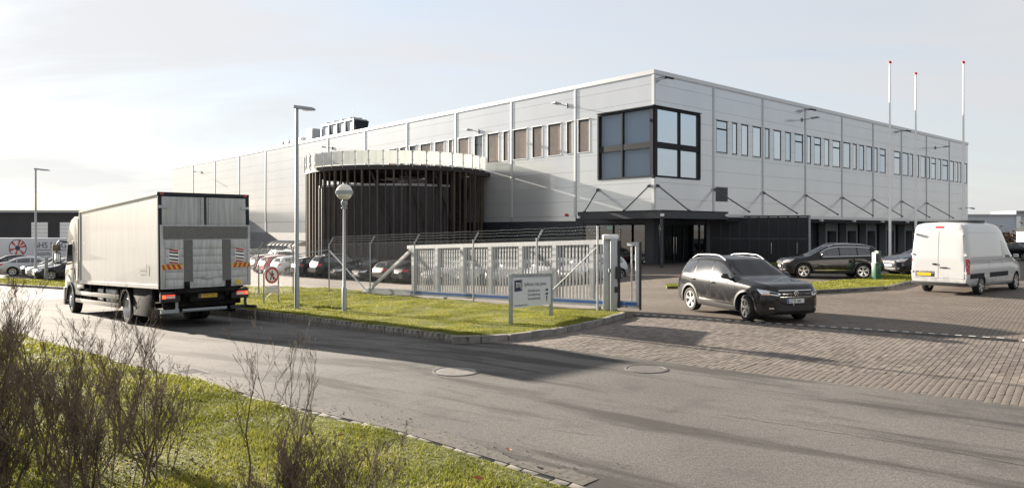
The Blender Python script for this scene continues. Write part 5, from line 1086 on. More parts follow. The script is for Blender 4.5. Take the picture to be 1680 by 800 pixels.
# parked cars: hatchback and saloon prototypes
SP_HATCH = dict(SP_SUV); SP_HATCH.update(L=4.3, R=.32, wd=.205, axles=(1.30, -1.33), clad=None, rails=None, n=46,
    top=[(0, .62), (.05, .72), (.15, .80), (.9, .93), (1.15, .98), (2.0, 1.40), (2.35, 1.46), (2.9, 1.475), (3.6, 1.42), (3.85, 1.36), (4.15, .98), (4.22, .88), (4.28, .75), (4.3, .6)],
    belt=[(0, .55), (.1, .66), (.6, .80), (1.5, .90), (3.3, .95), (4.0, .98), (4.15, .86), (4.3, .5)], bot=[(0, .33), (.06, .22), (.3, .17), (4.0, .19), (4.2, .27), (4.3, .38)],
    w=[(0, .5), (.03, .62), (.12, .75), (.35, .86), (.7, .89), (3.6, .89), (4.0, .87), (4.2, .80), (4.3, .66)], wr=[(0, .6), (1.3, .68), (2.0, .61), (3.6, .58), (3.9, .54), (4.1, .62), (4.3, .66)],
    win=(1.5, 3.7), splits=[2.45, 3.2], doors=[(1.22, 2.43), (2.45, 3.35)], mirror=1.55, screen=(1.22, 1.97, 3.88, 4.14),
    hl=[(.30, .78, .60), (.10, .58, .60), (.06, .46, .62), (.12, .5, .68), (.45, .8, .76)], tl=[(4.1, .84, .76), (4.23, .70, .77), (4.26, .5, .78), (4.22, .5, .88), (4.1, .76, .92), (3.95, .84, .92)],
    extra=[('grille', M_black, 'f', [(-.42, .56), (.42, .56), (.4, .66), (-.4, .66)]), ('lower_grille', M_black, 'f', [(-.6, .28), (.6, .28), (.55, .42), (-.55, .42)]), ('number_plate', M_plate, 'f', rect(-.26, .26, .45, .55)), ('number_plate', M_plate, 'r', rect(-.26, .26, .66, .77)), ('rear_bumper', M_black, 'r', [(-.6, .27), (.6, .27), (.6, .38), (-.6, .38)])]); SP_HATCH.pop('fog'); SP_HATCH.pop('hl2'); SP_HATCH.pop('hl3')
SP_SAL = dict(SP_HATCH); SP_SAL.update(L=4.7, axles=(1.45, -1.35), R=.33,
    top=[(0, .62), (.05, .70), (.15, .78), (1.0, .92), (1.3, .97), (2.15, 1.38), (2.5, 1.435), (3.0, 1.44), (3.5, 1.36), (4.12, 1.06), (4.5, 1.02), (4.62, .98), (4.68, .8), (4.7, .6)],
    belt=[(0, .55), (.1, .66), (.6, .80), (1.6, .90), (3.6, .95), (4.2, .96), (4.55, .86), (4.7, .5)], bot=[(0, .33), (.06, .22), (.3, .17), (4.4, .19), (4.6, .27), (4.7, .38)],
    w=[(0, .5), (.03, .62), (.12, .75), (.35, .87), (.7, .91), (3.9, .91), (4.4, .87), (4.6, .80), (4.7, .66)], wr=[(0, .6), (1.4, .7), (2.15, .62), (3.4, .59), (4.0, .62), (4.7, .66)],
    win=(1.65, 3.85), splits=[2.6, 3.45], doors=[(1.36, 2.58), (2.6, 3.5)], mirror=1.7, screen=(1.36, 2.12, 3.5, 4.1),
    tl=[(4.45, .86, .78), (4.6, .72, .79), (4.64, .5, .80), (4.62, .5, .90), (4.48, .76, .93), (4.3, .86, .92)])
def face(u_dir, rev): a = math.atan2(.66, .75); return a if not rev else a+math.pi
protos = {}
spc_ = dict(SP_SUV); spc_.update(n=46, extra=[ex_f[0], ex_f[1], ex_f[4], ex_f[5]]+ex_r, L=4.6); spc_.pop('hl2'); spc_.pop('hl3')
def parked(kind, x, y, rz, label, pnt, group='cars parked in rows in the car park'):
    if kind not in protos:
        r, _ = make_car({'suv': spc_, 'hatch': SP_HATCH, 'saloon': SP_SAL}[kind], {'suv': 'parked_suv', 'hatch': 'parked_hatchback', 'saloon': 'parked_saloon'}[kind], (x, y, G(x, y)), rz, label, 'car', group, pnt); protos[kind] = r
    else:
        r = copy_tree(protos[kind], None, pnt, label); r.location = (x, y, G(x, y)); r.rotation_euler = (0, 0, rz)
    return r
AH = math.atan2(.66, .75)        # nose towards the building
def row(u_front_xy, L_, rev, kind, label, pnt, dyaw=0):
    p = Vector(u_front_xy); h = Vector((math.cos(AH), math.sin(AH))); side = Vector((h.y, -h.x)); c = p+h*(L_/2)+side*.9
    return parked(kind, c.x, c.y, AH+(math.pi if rev else 0)+dyaw, label, pnt)
row((2.21, 38.3), 4.3, True, 'hatch', 'silver hatchback parked nose out behind the gate, nearest its closing end', P_SILV)
row((.17, 39.95), 4.3, True, 'hatch', 'white hatchback parked nose out behind the top edge of the direction board', P_WHITE)
row((-1.8, 41.5), 4.7, True, 'saloon', 'silver saloon parked nose out behind the middle of the gate', P_SILV)
row((-3.57, 43.0), 4.3, True, 'hatch', 'pale silver hatchback parked nose out, second behind the left part of the gate', P_SILV)
row((-5.9, 44.8), 4.7, True, 'saloon', 'white saloon parked nose out behind the leftmost gate bars', P_WHITE)
row((-7.98, 46.5), 4.7, False, 'saloon', 'dark graphite saloon parked tail out just left of the gate frame', P_GRAPH)
row((-9.43, 47.7), 4.3, False, 'hatch', 'bronze hatchback parked tail out behind the slanted gate brace', P_BEIGE)
row((-11.12, 49.05), 4.7, True, 'saloon', 'black saloon parked nose out right of the globe lamp pole', P_BLACK)
row((-13.12, 50.7), 4.7, True, 'saloon', 'black saloon parked nose out directly left of the globe lamp pole', P_NAVY)
row((-14.91, 52.1), 4.5, False, 'suv', 'dark grey SUV parked tail out in the middle of the left row', P_GRAPH)
row((-16.62, 53.5), 4.3, False, 'hatch', 'black hatchback parked tail out behind the tall lamp post', P_BLACK)
row((-18.7, 55.2), 4.3, False, 'hatch', 'white hatchback parked tail out behind the no pedestrians sign', P_WHITE)
row((-20.2, 56.6), 4.3, False, 'hatch', 'bright red hatchback parked tail out behind the sign hoop', P_RED)
row((-21.6, 58.3), 4.3, False, 'hatch', 'maroon hatchback parked tail out close behind the truck tail', P_MAROON)
parked('suv', -20.6, 63.2, AH+R(90), 'black SUV parked crosswise under the bicycle shelter', P_BLACK)
parked('saloon', -11.6, 55.4, AH, 'dark saloon roof just visible behind the black saloons of the front row', P_NAVY)
row((-38.9, 54.2), 4.7, False, 'saloon', 'long silver saloon parked tail towards us at the left edge', P_SILV, R(-14))
row((-36.4, 53.0), 4.3, True, 'hatch', 'black hatchback parked nose out beside the silver saloon at far left', P_BLACK)
row((-34.9, 51.4), 4.3, True, 'hatch', 'white hatchback parked nose out behind the street lamp at far left', P_WHITE)
row((-33.4, 49.9), 4.7, True, 'saloon', 'dark blue saloon parked nose out behind the bollard at far left', P_NAVY)
row((-42.5, 58), 4.7, False, 'saloon', 'dark saloon at the very left edge behind the silver saloon', P_BLACK)
parked('hatch', 40.2, 57.0, R(100), 'black hatchback parked far off beyond the front of the white van', P_BLACK)
# ------------------------------------------------------------------ white panel van
SPV = dict(L=5.93, R=.345, wd=.235, axles=(1.97, -1.69), spokes=6, style=1, crown=1.5, smt=.06, wbelt=.985, gap=.06,
    top=[(0, .80), (.08, 1.0), (.3, 1.12), (.9, 1.32), (1.15, 1.45), (1.85, 2.25), (2.15, 2.50), (2.7, 2.66), (3.5, 2.70), (5.5, 2.69), (5.78, 2.64), (5.88, 2.5), (5.91, 1.6), (5.93, .7)],
    belt=[(0, .7), (.2, .9), (.9, 1.15), (1.6, 1.28), (5.6, 1.30), (5.9, 1.30), (5.93, .62)], bot=[(0, .35), (.1, .26), (.4, .24), (5.6, .30), (5.93, .40)],
    w=[(0, .62), (.06, .78), (.3, .92), (.8, .99), (2, 1.01), (5.7, 1.01), (5.84, .99), (5.91, .95), (5.93, .93)], wr=[(0, .7), (1.2, .85), (2.0, .83), (3, .87), (5.7, .87), (5.93, .85)], smw=.03,
    win=(1.42, 2.55), splits=[], wtop=.62, wbot=.04, doors=[(1.3, 2.62), (2.64, 3.95)], mirror=1.5, screen=(1.2, 2.05, 5.85, 5.9), rear_glass=False, sill=.42,
    hl=[(.36, .88, .86), (.12, .64, .86), (.14, .6, 1.0), (.5, .9, 1.14)], tl=[(5.80, 1.0, .78), (5.90, .93, .78), (5.90, .90, 1.33), (5.80, .98, 1.35), (5.74, 1.0, 1.2)], tla=30,
    extra=[('rear_door', P_WHITE, 'r', [(-.86, .62), (-.012, .62), (-.012, 2.36), (-.78, 2.36), (-.85, 1.4)]), ('rear_door', P_WHITE, 'r', [(.86, .62), (.012, .62), (.012, 2.36), (.78, 2.36), (.85, 1.4)]), ('plate_recess', M_frame, 'r', rect(.12, .80, .66, .86)), ('brake_light', M_red, 'r', rect(-.14, .14, 2.47, 2.53)), ('bumper_line', mat('red_reflector', (.32, .03, .03), .4), 'r', rect(-.86, .86, .415, .45)), ('roof_crease', M_plate, 'r', rect(-.8, .8, 2.395, 2.41))]
    + [('rub_strip', M_frame, sd, [(2.0, .62), (3.9, .62), (3.9, .80), (2.0, .80)]) for sd in 'lR']+[('rub_strip', M_frame, sd, [(4.45, .62), (5.75, .62), (5.75, .80), (4.45, .80)]) for sd in 'lR']+[('side_seam', M_plate, sd, [(2.6, 1.31), (5.7, 1.31), (5.7, 1.325), (2.6, 1.325)]) for sd in 'lR']+[('side_seam', M_plate, sd, [(2.7, 2.30), (5.7, 2.30), (5.7, 2.312), (2.7, 2.312)]) for sd in 'lR'])
hd = Vector((.788, .616)); rc = Vector((16.47, 25.9)); side = Vector((hd.y, -hd.x)); cc = rc-side*1.01+hd*2.965
van, vb = make_car(SPV, 'delivery_van', (cc.x, cc.y, 0), math.atan2(hd.y, hd.x), 'white high roof delivery van driving away into the yard at the right', 'van', None, P_WHITE)
rx_ = -5.93/2
s = MB(); s.box(rx_-.03, rx_-.012, .24, .72, .69, .80); s.build('number_plate', M_yplate, van)
for (y0, y1, z0, z1) in ((-.30, -.05, .99, 1.03), (.06, .2, 1.10, 1.16)): s = MB(); s.box(rx_-.035, rx_-.0, y0, y1, z0, z1); s.build('door_handle', M_frame, van, bevel=.01)
for sg in (1, -1):
    for z in (.8, 1.45, 2.2): s = MB(); s.box(rx_-.02, rx_+.1, sg*.80-.04 if z > 2 else sg*.92-.03, sg*.80+.04 if z > 2 else sg*.92+.03, z, z+.07); s.build('hinge', M_plate, van)
s = MB(); s.tube([(rx_+.06, 0, .40), (rx_+.06, 0, .42)], .02, 6); s.box(rx_-.05, rx_+.25, -.95, .95, .36, .47); s.build('rear_step', M_black, van, bevel=.02)
s = MB(); s.box(-1.4, -.2, -.6, .6, 2.69, 2.77); s.build('roof_hatch', M_black, van, bevel=.02)
# ------------------------------------------------------------------ box truck
hd = Vector((-.679, .734)); rc = Vector((-8.83, 20.77)); 
tr = empty('box_truck', (rc.x, rc.y, G(rc.x, rc.y)), math.atan2(hd.y, hd.x), 'pale box truck with folded tail lift driving away along the road at left', 'truck', None, 0, R(2.2))
M_box = mat('box_body_white', (.265, .265, .263), .45, col2=(.325, .324, .32), nscale=1.2, detail=8, stretch=(2.5, 2.5, .35), contrast=(.3, .62), coat=.2)
M_dirt = mat('dirty_aluminium', (.36, .365, .37), .5, .25, (.50, .505, .51), 5, 8, stretch=(3, 3, .4))
M_door = mat('dirty_grey_door', (.33, .335, .34), .5, .1, (.45, .455, .46), 3, 8, stretch=(4, 4, .3))
M_tread = mat('tread_plate', (.11, .11, .11), .75, col2=(.16, .158, .155), nscale=30)
M_cab = mat('cab_paint', (.23, .22, .20), .3, .2, coat=.6)
M_chas = mat('chassis_black', (.010, .010, .011), .75, col2=(.022, .021, .02), nscale=4, spec=.08)
def tb(nm, x0, x1, y0, y1, z0, z1, m, par=None, bevel=0): s = MB(); s.box(x0, x1, y0, y1, z0, z1); return s.build(nm, m, par or tr, bevel=bevel)
bx = tb('box_body', .06, 9.2, -1.27, 1.27, 1.22, 3.84, M_box)
s = MB()
for y in (-1.275, 1.275): s.box(.0, 9.22, y-.035, y+.03, 3.80, 3.87); s.box(.0, 9.22, y-.025, y+.025, 1.17, 1.28); s.box(9.14, 9.22, y-.03, y+.025, 1.28, 3.80)
s.box(9.16, 9.22, -1.25, 1.25, 3.80, 3.87); s.build('corner_profile', M_white if False else mat('profile_white', (.45, .445, .43), .4), bx)
s = MB(); s.box(-.02, .06, -1.29, -1.2, 1.15, 3.87); s.box(-.02, .06, 1.2, 1.29, 1.15, 3.87); s.box(-.02, .06, -1.2, 1.2, 3.76, 3.87); s.build('rear_frame', M_frame, bx)
for sg in (1, -1):
    d_ = tb('rear_door', -.015, .05, min(sg*.035, sg*1.19), max(sg*.035, sg*1.19), 2.9, 3.75, M_door, bx, .012)
    tb('hinge', -.05, -.016, min(sg*1.05, sg*1.28), max(sg*1.05, sg*1.28), 3.42, 3.50, M_galv, d_); tb('lock_rod', -.055, -.018, sg*.11-.02, sg*.11+.02, 2.95, 3.74, M_galv, d_)
    tb('marker_lamp', -.03, .0, sg*1.18-.05, sg*1.18+.05, 3.80, 3.84, M_red, bx)
tb('door_seal', -.008, .05, -.03, .03, 2.9, 3.75, M_black, bx)
lift = tb('tail_lift', -.13, -.07, -1.26, 1.26, 1.16, 2.95, M_dirt)
tb('tread_band', -.15, -.131, -1.19, 1.19, 2.55, 2.91, M_tread, lift)
for y0, y1 in ((.42, .65), (-.66, -.43)): tb('tread_strip', -.148, -.131, y0, y1, 1.34, 2.53, M_tread, lift)
zs_ = [1.2, 1.42, 1.63, 1.84, 2.06, 2.27, 2.52]
for z0, z1 in zip(zs_, zs_[1:]):
    for y0, y1 in ((-.415, .405), (.665, 1.15), (-1.15, -.675)): tb('slat', -.15, -.131, y0, y1, z0+.01, z1-.012, M_dirt, lift, .006)
tb('edge_rail', -.155, -.131, 1.165, 1.255, 1.18, 2.53, M_dirt, lift, .006); tb('edge_rail', -.155, -.131, -1.255, -1.165, 1.18, 2.53, M_dirt, lift, .006)
M_yel = mat('hazard_yellow', (.62, .40, .03), .45); M_hred = mat('hazard_red', (.42, .03, .03), .45)
for sg in (1, -1):
    ya, yb = (.70, 1.24) if sg > 0 else (-1.24, -.70)
    hp = tb('hazard_plate', -.158, -.151, ya, yb, 1.70, 1.84, M_yel, lift); s = MB()
    for i in range(4):
        y = ya+.02+i*.14; e = .06*sg
        P = [(max(ya, min(yb, y+a)), z) for a, z in ((0, 1.70), (.075, 1.70), (.075+e, 1.84), (e, 1.84))]; s.prism(P, -.161, -.1585, 'yz')
    s.build('hazard_stripe', M_hred, hp)
    ya, yb = (.80, 1.06) if sg > 0 else (-1.06, -.80)
    wp_ = tb('warning_label', -.158, -.151, ya, yb, 1.87, 2.27, M_white, lift); s = MB()
    for i, zq in enumerate((1.93, 2.03, 2.13, 2.2)): P = [(ya+.01, zq), (yb-.01, zq+.035), (yb-.01, zq+.075), (ya+.01, zq+.045)]; s.prism(P, -.1605, -.1585, 'yz')
    s.build('label_stripes', M_text, wp_); s = MB(); s.prism([(ya+.01, 1.875), (yb-.01, 1.875), (yb-.01, 1.93), (ya+.01, 1.9)], -.1605, -.1585, 'yz'); s.prism([(ya+.01, 2.19), (yb-.01, 2.23), (yb-.01, 2.262), (ya+.01, 2.25)], -.1612, -.1607, 'yz'); s.build('label_red', M_hred, wp_)
tb('grip', -.19, -.155, -.12, .16, 1.40, 1.50, M_galv, lift, .01); tb('yellow_tag', -.16, -.151, -.95, -.8, 1.2, 1.34, M_yel, lift)
s = MB(); s.tube([(-.12, -.85, 1.06), (-.12, .85, 1.06)], .075, 12); s.build('lift_tube', M_chas, tr, smooth=40)
for y in (.58, -.58):
    s = MB(); s.bar((-.12, y, 1.25), (.02, y, .95), .12, .2); s.bar((.02, y, 1.0), (.55, y, .55), .10, .16); s.bar((-.1, y*1.35, 1.1), (.5, y*1.5, .55), .07, .10); s.tube([(.0, y*.8, .98), (.7, y*.8, .6)], .05, 8); s.box(-.18, .0, y-.07, y+.07, 1.08, 1.34); s.build('lift_arm', M_chas, tr, smooth=40)
s = MB(); s.tube([(.12, -.62, .52), (.12, .62, .52)], .055, 12); s.build('underrun_bar', M_grey, tr, smooth=40)
for y0, y1 in ((.72, 1.2), (-1.25, -.75)): s = MB(); s.box(.1, .2, y0, y1, .47, .57); s.bar((.15, y0+.05, .55), (.15, y0+.05, 1.1), .07, .05); s.build('underrun_end', M_grey if y0 > 0 else M_black, tr)
s = MB(); s.bar((.1, -1.22, .52), (-.35, -1.32, .52), .06, .09); s.build('stop_bracket', M_black, tr)
for sg in (1, -1):
    o = tb('rear_lamp', -.02, .12, min(sg*.72, sg*1.24), max(sg*.72, sg*1.24), .78, 1.08, M_black, None, .02)
    ya, yb = (.86, 1.22) if sg > 0 else (-1.22, -.86)
    tb('red_lens', -.035, -.021, ya, yb, .875, 1.0, M_red, o); yc = 1.16*sg
    tb('lit_lens', -.045, -.0355, yc-.05, yc+.05, .89, .985, mat('lit_brake_lamp', (.6, .02, .01), .3, emit=(1, .12, .04, .5)), o); tb('white_lens', -.042, -.0355, min(sg*.87, sg*1.09), max(sg*.87, sg*1.09), .892, .955, M_lens, o)
    tb('lit_strip', -.042, -.0355, min(sg*.87, sg*1.09), max(sg*.87, sg*1.09), .962, .990, mat('lit_tail_strip', (.6, .02, .01), .3, emit=(1, .08, .03, .25)), o)
pl_ = tb('number_plate', -.035, -.02, -.30, .22, .86, .975, M_yplate); tb('plate_band', -.038, -.0355, .165, .215, .865, .97, mat('eu_blue', (.01, .04, .3), .5), pl_)
text('plate_text', 'CX 93 210', .105, M_text, pl_, (-.036, .15, .88), Matrix(((0, 0, -1, 0), (-1, 0, 0, 0), (0, 1, 0, 0), (0, 0, 0, 1))), .001, .82)
tb('plate_holder', -.018, .1, -.5, .45, .78, 1.0, M_chas)
s = MB()
for y in (.42, -.42): s.box(.1, 11.8, y-.05, y+.05, .78, 1.08)
for x in np.linspace(.4, 11, 9): s.box(x-.05, x+.05, -.42, .42, .85, 1.0)
for x in np.linspace(.3, 9.0, 12): s.box(x-.04, x+.04, -1.2, 1.2, 1.08, 1.22)
s.build('chassis', M_chas, tr)
tb('axle', 3.35, 3.5, -.95, .95, .42, .58, M_chas); tb('rear_crossmember', .25, .4, -1.1, 1.1, .62, 1.1, M_chas); tb('bogie_tank', .6, 1.6, -.7, .7, .45, .95, M_chas)
def twheel(x, y, w_, front):
    s = MB(); h = w_/2; s.lathe([(.31, -h*.9), (.42, -h), (.495, -h*.85), (.5, -h*.5), (.5, h*.5), (.495, h*.85), (.42, h), (.31, h*.9)], 40, (0, 0, 0), 'y'); t_ = s.build('wheel', M_rubber, tr, smooth=50)
    s = MB(); prof = [(.315, h*.88), (.30, h*.95), (.285, h*.7), (.26, h*.1 if not front else h*.75), (.17, h*.0 if not front else h*.9), (.13, h*.5 if not front else h*1.15), (0, h*.55 if not front else h*1.2)]; s.lathe(prof, 32, (0, 0, 0), 'y')
    for k_ in range(10): a = k_*math.pi/5; s.lathe([(0, prof[4][1]+.05), (.018, prof[4][1]+.05), (.018, prof[4][1]-.02)], 6, (.21*math.cos(a), 0, .21*math.sin(a)), 'y')
    s.build('rim', M_alloy if not front else M_dirt, t_, smooth=40); t_.location = (x, y, .5); t_.rotation_euler = (0, 0, 0 if y > 0 else math.pi)
for sg in (1, -1): twheel(3.42, sg*1.06, .32, False); twheel(3.42, sg*.72, .30, False); twheel(11.0, sg*1.06, .32, True)
for sg in (1, -1):
    s = MB(); n = 16; P = [(3.42+r*math.cos(a), .5+r*math.sin(a)) for r, A__ in ((.56, np.linspace(.1, math.pi-.25, n)), (.60, np.linspace(math.pi-.25, .1, n))) for a in A__]; s.prism(P, min(sg*.85, sg*1.26), max(sg*.85, sg*1.26)); s.build('mudguard', M_chas, tr)
    tb('side_flap', .9, 2.75, min(sg*1.1, sg*1.2), max(sg*1.1, sg*1.2), .32, 1.15, M_chas, None, .02)
    for z in (.46, .74): tb('side_guard', 4.25, 10.2, min(sg*1.2, sg*1.24), max(sg*1.2, sg*1.24), z, z+.15, M_cab, None, .01)
    tb('side_guard', 8.9, 10.2, min(sg*1.2, sg*1.24), max(sg*1.2, sg*1.24), 1.0, 1.14, M_cab, None, .01)
    for x in (4.5, 6.3, 8.1, 9.6): tb('guard_post', x-.04, x+.04, min(sg*1.12, sg*1.19), max(sg*1.12, sg*1.19), .45, 1.2, M_chas)
    for x in (3.0, 5.2, 7.3): tb('side_marker', x-.05, x+.05, min(sg*1.26, sg*1.30), max(sg*1.26, sg*1.30), 1.19, 1.24, M_orange)
    tb('fuel_tank', 5.2, 7.6, min(sg*.55, sg*1.08), max(sg*.55, sg*1.08), .45, 1.02, M_dirt if sg > 0 else M_chas, None, .06); tb('battery_box', 8.0, 9.0, min(sg*.55, sg*1.1), max(sg*.55, sg*1.1), .45, 1.0, M_chas, None, .03)
s = MB(); s.box(1.35, 1.95, 1.292, 1.296, 1.72, 1.735); s.box(1.35, 1.9, 1.292, 1.296, 1.60, 1.612); s.bar((1.12, 1.296, 1.58), (1.05, 1.296, 1.86), .008, .03); s.build('side_scuffs', mat('scuff_grey', (.16, .15, .14), .7), bx)
# cab
prof = [(9.55, .95), (9.55, 3.45), (9.7, 3.66), (10.3, 3.72), (10.9, 3.6), (11.35, 3.3), (11.6, 2.95), (11.85, 2.0), (12.0, 1.5), (12.05, .95), (11.98, .42), (11.62, .40)]
prof += [(11.0+.62*math.cos(a), .5+.62*math.sin(a)) for a in np.linspace(.05, math.pi-.35, 12)]
s = MB(); s.prism(prof, -1.23, 1.23); cab = s.build('cab', M_cab, tr, bevel=.045)
for sg in (1, -1):
    s = MB(); s.prism([(9.22, 1.25), (9.75, 1.2), (9.8, 3.55), (9.6, 3.78), (9.22, 3.8)], min(sg*1.16, sg*1.22), max(sg*1.16, sg*1.22)); s.build('side_fairing', M_black, cab)
    s = MB(); s.prism([(9.62, 1.3), (10.0, 1.25), (10.05, 3.4), (9.75, 3.58), (9.62, 3.58)], min(sg*1.235, sg*1.255), max(sg*1.235, sg*1.255)); s.build('fairing_panel', M_cab, cab, bevel=.01)
    s = MB(); s.prism([(10.45, 1.18), (10.42, 2.78), (11.45, 2.75), (11.72, 1.95), (11.75, 1.35), (11.4, 1.22)], min(sg*1.232, sg*1.245), max(sg*1.232, sg*1.245)); dr = s.build('door', M_cab, cab, bevel=.005)
    s = MB(); s.prism([(10.55, 1.95), (10.55, 2.68), (11.38, 2.66), (11.6, 2.02), (11.2, 1.88)], min(sg*1.246, sg*1.252), max(sg*1.246, sg*1.252)); s.build('window', M_carglass, dr)
    s = MB(); s.bar((10.6, sg*1.26, 1.72), (10.82, sg*1.26, 1.72), .05, .04); s.build('handle', M_black, dr)
    s = MB(); s.prism([(10.15, 1.35), (10.35, 1.75), (10.42, 1.72), (10.3, 1.3)], min(sg*1.235, sg*1.25), max(sg*1.235, sg*1.25)); s.prism([(10.9, 1.25), (11.3, 1.4), (11.3, 1.5), (10.85, 1.33)], min(sg*1.248, sg*1.258), max(sg*1.248, sg*1.258)); s.build('air_slot', M_black, cab)
    s = MB(); n = 14; P = [(11.0+r*math.cos(a), .5+r*math.sin(a)) for r, A__ in ((.60, np.linspace(.0, math.pi-.3, n)), (.70, np.linspace(math.pi-.3, .0, n))) for a in A__]; s.prism(P, min(sg*1.2, sg*1.27), max(sg*1.2, sg*1.27)); s.build('wheel_trim', M_frame, cab)
    s = MB(); s.tube([(11.55, sg*1.2, 2.78), (11.6, sg*1.5, 2.82), (11.6, sg*1.58, 2.7), (11.6, sg*1.58, 1.95)], .03, 8); s.bar((11.5, sg*1.2, 1.92), (11.6, sg*1.56, 1.95), .05, .05); ma = s.build('mirror_arm', M_black, cab, smooth=40)
    s = MB(); s.box(11.5, 11.68, min(sg*1.46, sg*1.74), max(sg*1.46, sg*1.74), 2.42, 2.68); s.build('mirror', mat('mirror_shell', (.12, .10, .075), .4, coat=.3), ma, bevel=.03)
    s = MB(); s.box(11.5, 11.68, min(sg*1.46, sg*1.72), max(sg*1.46, sg*1.72), 1.95, 2.38); s.build('mirror', M_black, ma, bevel=.03)
    s = MB(); s.box(11.49, 11.498, min(sg*1.49, sg*1.69), max(sg*1.49, sg*1.69), 1.99, 2.34); s.build('mirror_glass', M_mir, ma)
    s = MB(); s.box(11.7, 12.08, min(sg*1.0, sg*1.28), max(sg*1.0, sg*1.28), .3, 1.0); s.build('corner_bumper', M_black, cab, bevel=.03)
s = MB(); s.hexa([(11.62, -1.1, 2.9), (11.66, -1.1, 2.85), (11.66, 1.1, 2.85), (11.62, 1.1, 2.9), (11.9, -1.1, 1.98), (11.93, -1.1, 1.95), (11.93, 1.1, 1.95), (11.9, 1.1, 1.98)]); s.build('windscreen', M_carglass, cab)
tb('cab_rear_box', 9.3, 9.54, -1.05, 1.05, 1.0, 3.2, M_chas); tb('exhaust_stack', 9.28, 9.45, .9, 1.1, 1.1, 3.3, M_chas)
# ------------------------------------------------------------------ bare shrubs in front
M_twig = mat('brown_twigs', (.070, .050, .036), .85, col2=(.20, .148, .106), nscale=6, island=True)
def shrub(name, x, y, stems, hgt, spread, label, twig=1., r0=.011, lean=(0, 0), dens=1., seed=0):
    rr = random.Random(seed); z0 = zn(x, y)-.03; root = empty(name, (x, y, z0), 0, label, 'shrub', 'bare shrubs on the near verge'); s = MB(); fine = MB()
    def grow(mb_, p, d, ln, r, lvl):
        n = 4 if lvl < 2 else 3; pts = [p.copy()]; q = p.copy(); dd = d.copy(); rads = [r]
        for i in range(n):
            dd = (dd+V(rr.gauss(0, .13), rr.gauss(0, .13), .10 if lvl else .05)).normalized(); q = q+dd*ln/n; pts.append(q.copy()); rads.append(max(.0014, r*(1-.62*(i+1)/n)))
        mb_.tube(pts, rads, 4 if lvl == 0 else 3, cap=False)
        if lvl < 3:
            k = {0: int(7*dens), 1: int(6*dens*twig), 2: int(4*twig)}[lvl]
            for j in range(k):
                f = rr.uniform(.22 if lvl == 0 else .15, .98); i = min(n-1, int(f*n)); b_ = pts[i].lerp(pts[i+1], f*n-i); az = rr.uniform(0, 6.28); t_ = (pts[i+1]-pts[i]).normalized()
                sp_ = rr.uniform(.35, .75); nd_ = (t_+V(math.cos(az), math.sin(az), .25)*sp_).normalized(); grow(fine if lvl else s, b_, nd_, ln*rr.uniform(.34, .58)*(1-.35*f), rads[i]*.55, lvl+1)
    for k in range(stems):
        az = rr.uniform(0, 6.28); sp_ = rr.uniform(.05, spread); d = V(math.cos(az)*sp_+lean[0], math.sin(az)*sp_+lean[1], 1).normalized(); grow(s, V(rr.gauss(0, .10), rr.gauss(0, .10), 0), d, hgt*rr.uniform(.62, 1.05), r0*rr.uniform(.7, 1.15), 0)
    s.build('stem', M_twig, root); o = fine.build('twigs', M_twig, root); return root
for i, a in enumerate((
    (-5.25, 7.0, 25, 1.85, .30, 'tallest bare brown shrub at the left edge of the picture', 1.3, .010),
    (-4.35, 5.9, 30, 1.15, .42, 'dense bare shrub low in the left corner in front of the tallest one', 1.4, .009),
    (-4.55, 7.2, 15, 1.42, .30, 'bare upright shrub just right of the tallest shrub at left', 1.2, .009),
    (-3.55, 5.95, 18, 1.05, .40, 'bare shrub in the middle of the left clump near the bottom edge', 1.3, .009),
    (-4.15, 7.7, 9, 1.18, .15, 'slender bare shrub standing against the truck wheels', 1.0, .009),
    (-3.3, 6.6, 11, 1.2, .30, 'rightmost bare shrub of the left clump with wand like stems', 1.1, .009),
    (-2.28, 6.4, 4, 1.30, .15, 'lone thin bare shrub standing apart in the middle of the grass', .75, .010),
    (-1.75, 5.5, 16, .72, .34, 'low bare shrub at the bottom edge right of the lone shrub', 1.3, .006),
    (-1.25, 5.6, 12, .62, .36, 'lowest sparse bare shrub at the bottom edge, furthest right', 1.2, .005),
    (-5.9, 7.9, 12, 1.6, .22, 'bare shrub half out of the picture at the left edge behind the tallest one', 1.2, .009))):
    shrub('bare_shrub', a[0], a[1], a[2], a[3], a[4], a[5], a[6], a[7], (0, 0), 1.0, 100+i)
# fallen leaves
M_leaf = mat('orange_leaf', (.32, .10, .02), .7)
for i, (x, y, lab) in enumerate(((-.32, 6.6, 'orange fallen leaf on the grass nearest the bottom edge'), (-.03, 7.5, 'brown orange fallen leaf in the grass above the other leaf'), (-1.9, 8.0, 'small orange fallen leaf beside the verge edge stones'))):
    s = MB(); s.add([(-.05, 0, .0), (-.015, -.03, .015), (.05, -.005, .02), (.06, .01, .03), (.01, .035, .02), (-.03, .02, .01), (0, 0, .0)], [(0, 1, 6), (1, 2, 6), (2, 3, 6), (3, 4, 6), (4, 5, 6), (5, 0, 6)]); o = s.build('fallen_leaf', M_leaf, None); o.location = (x, y, zn(x, y)+.05); o.rotation_euler = (.2, .3, i*1.9); tag(o, lab, 'leaf')
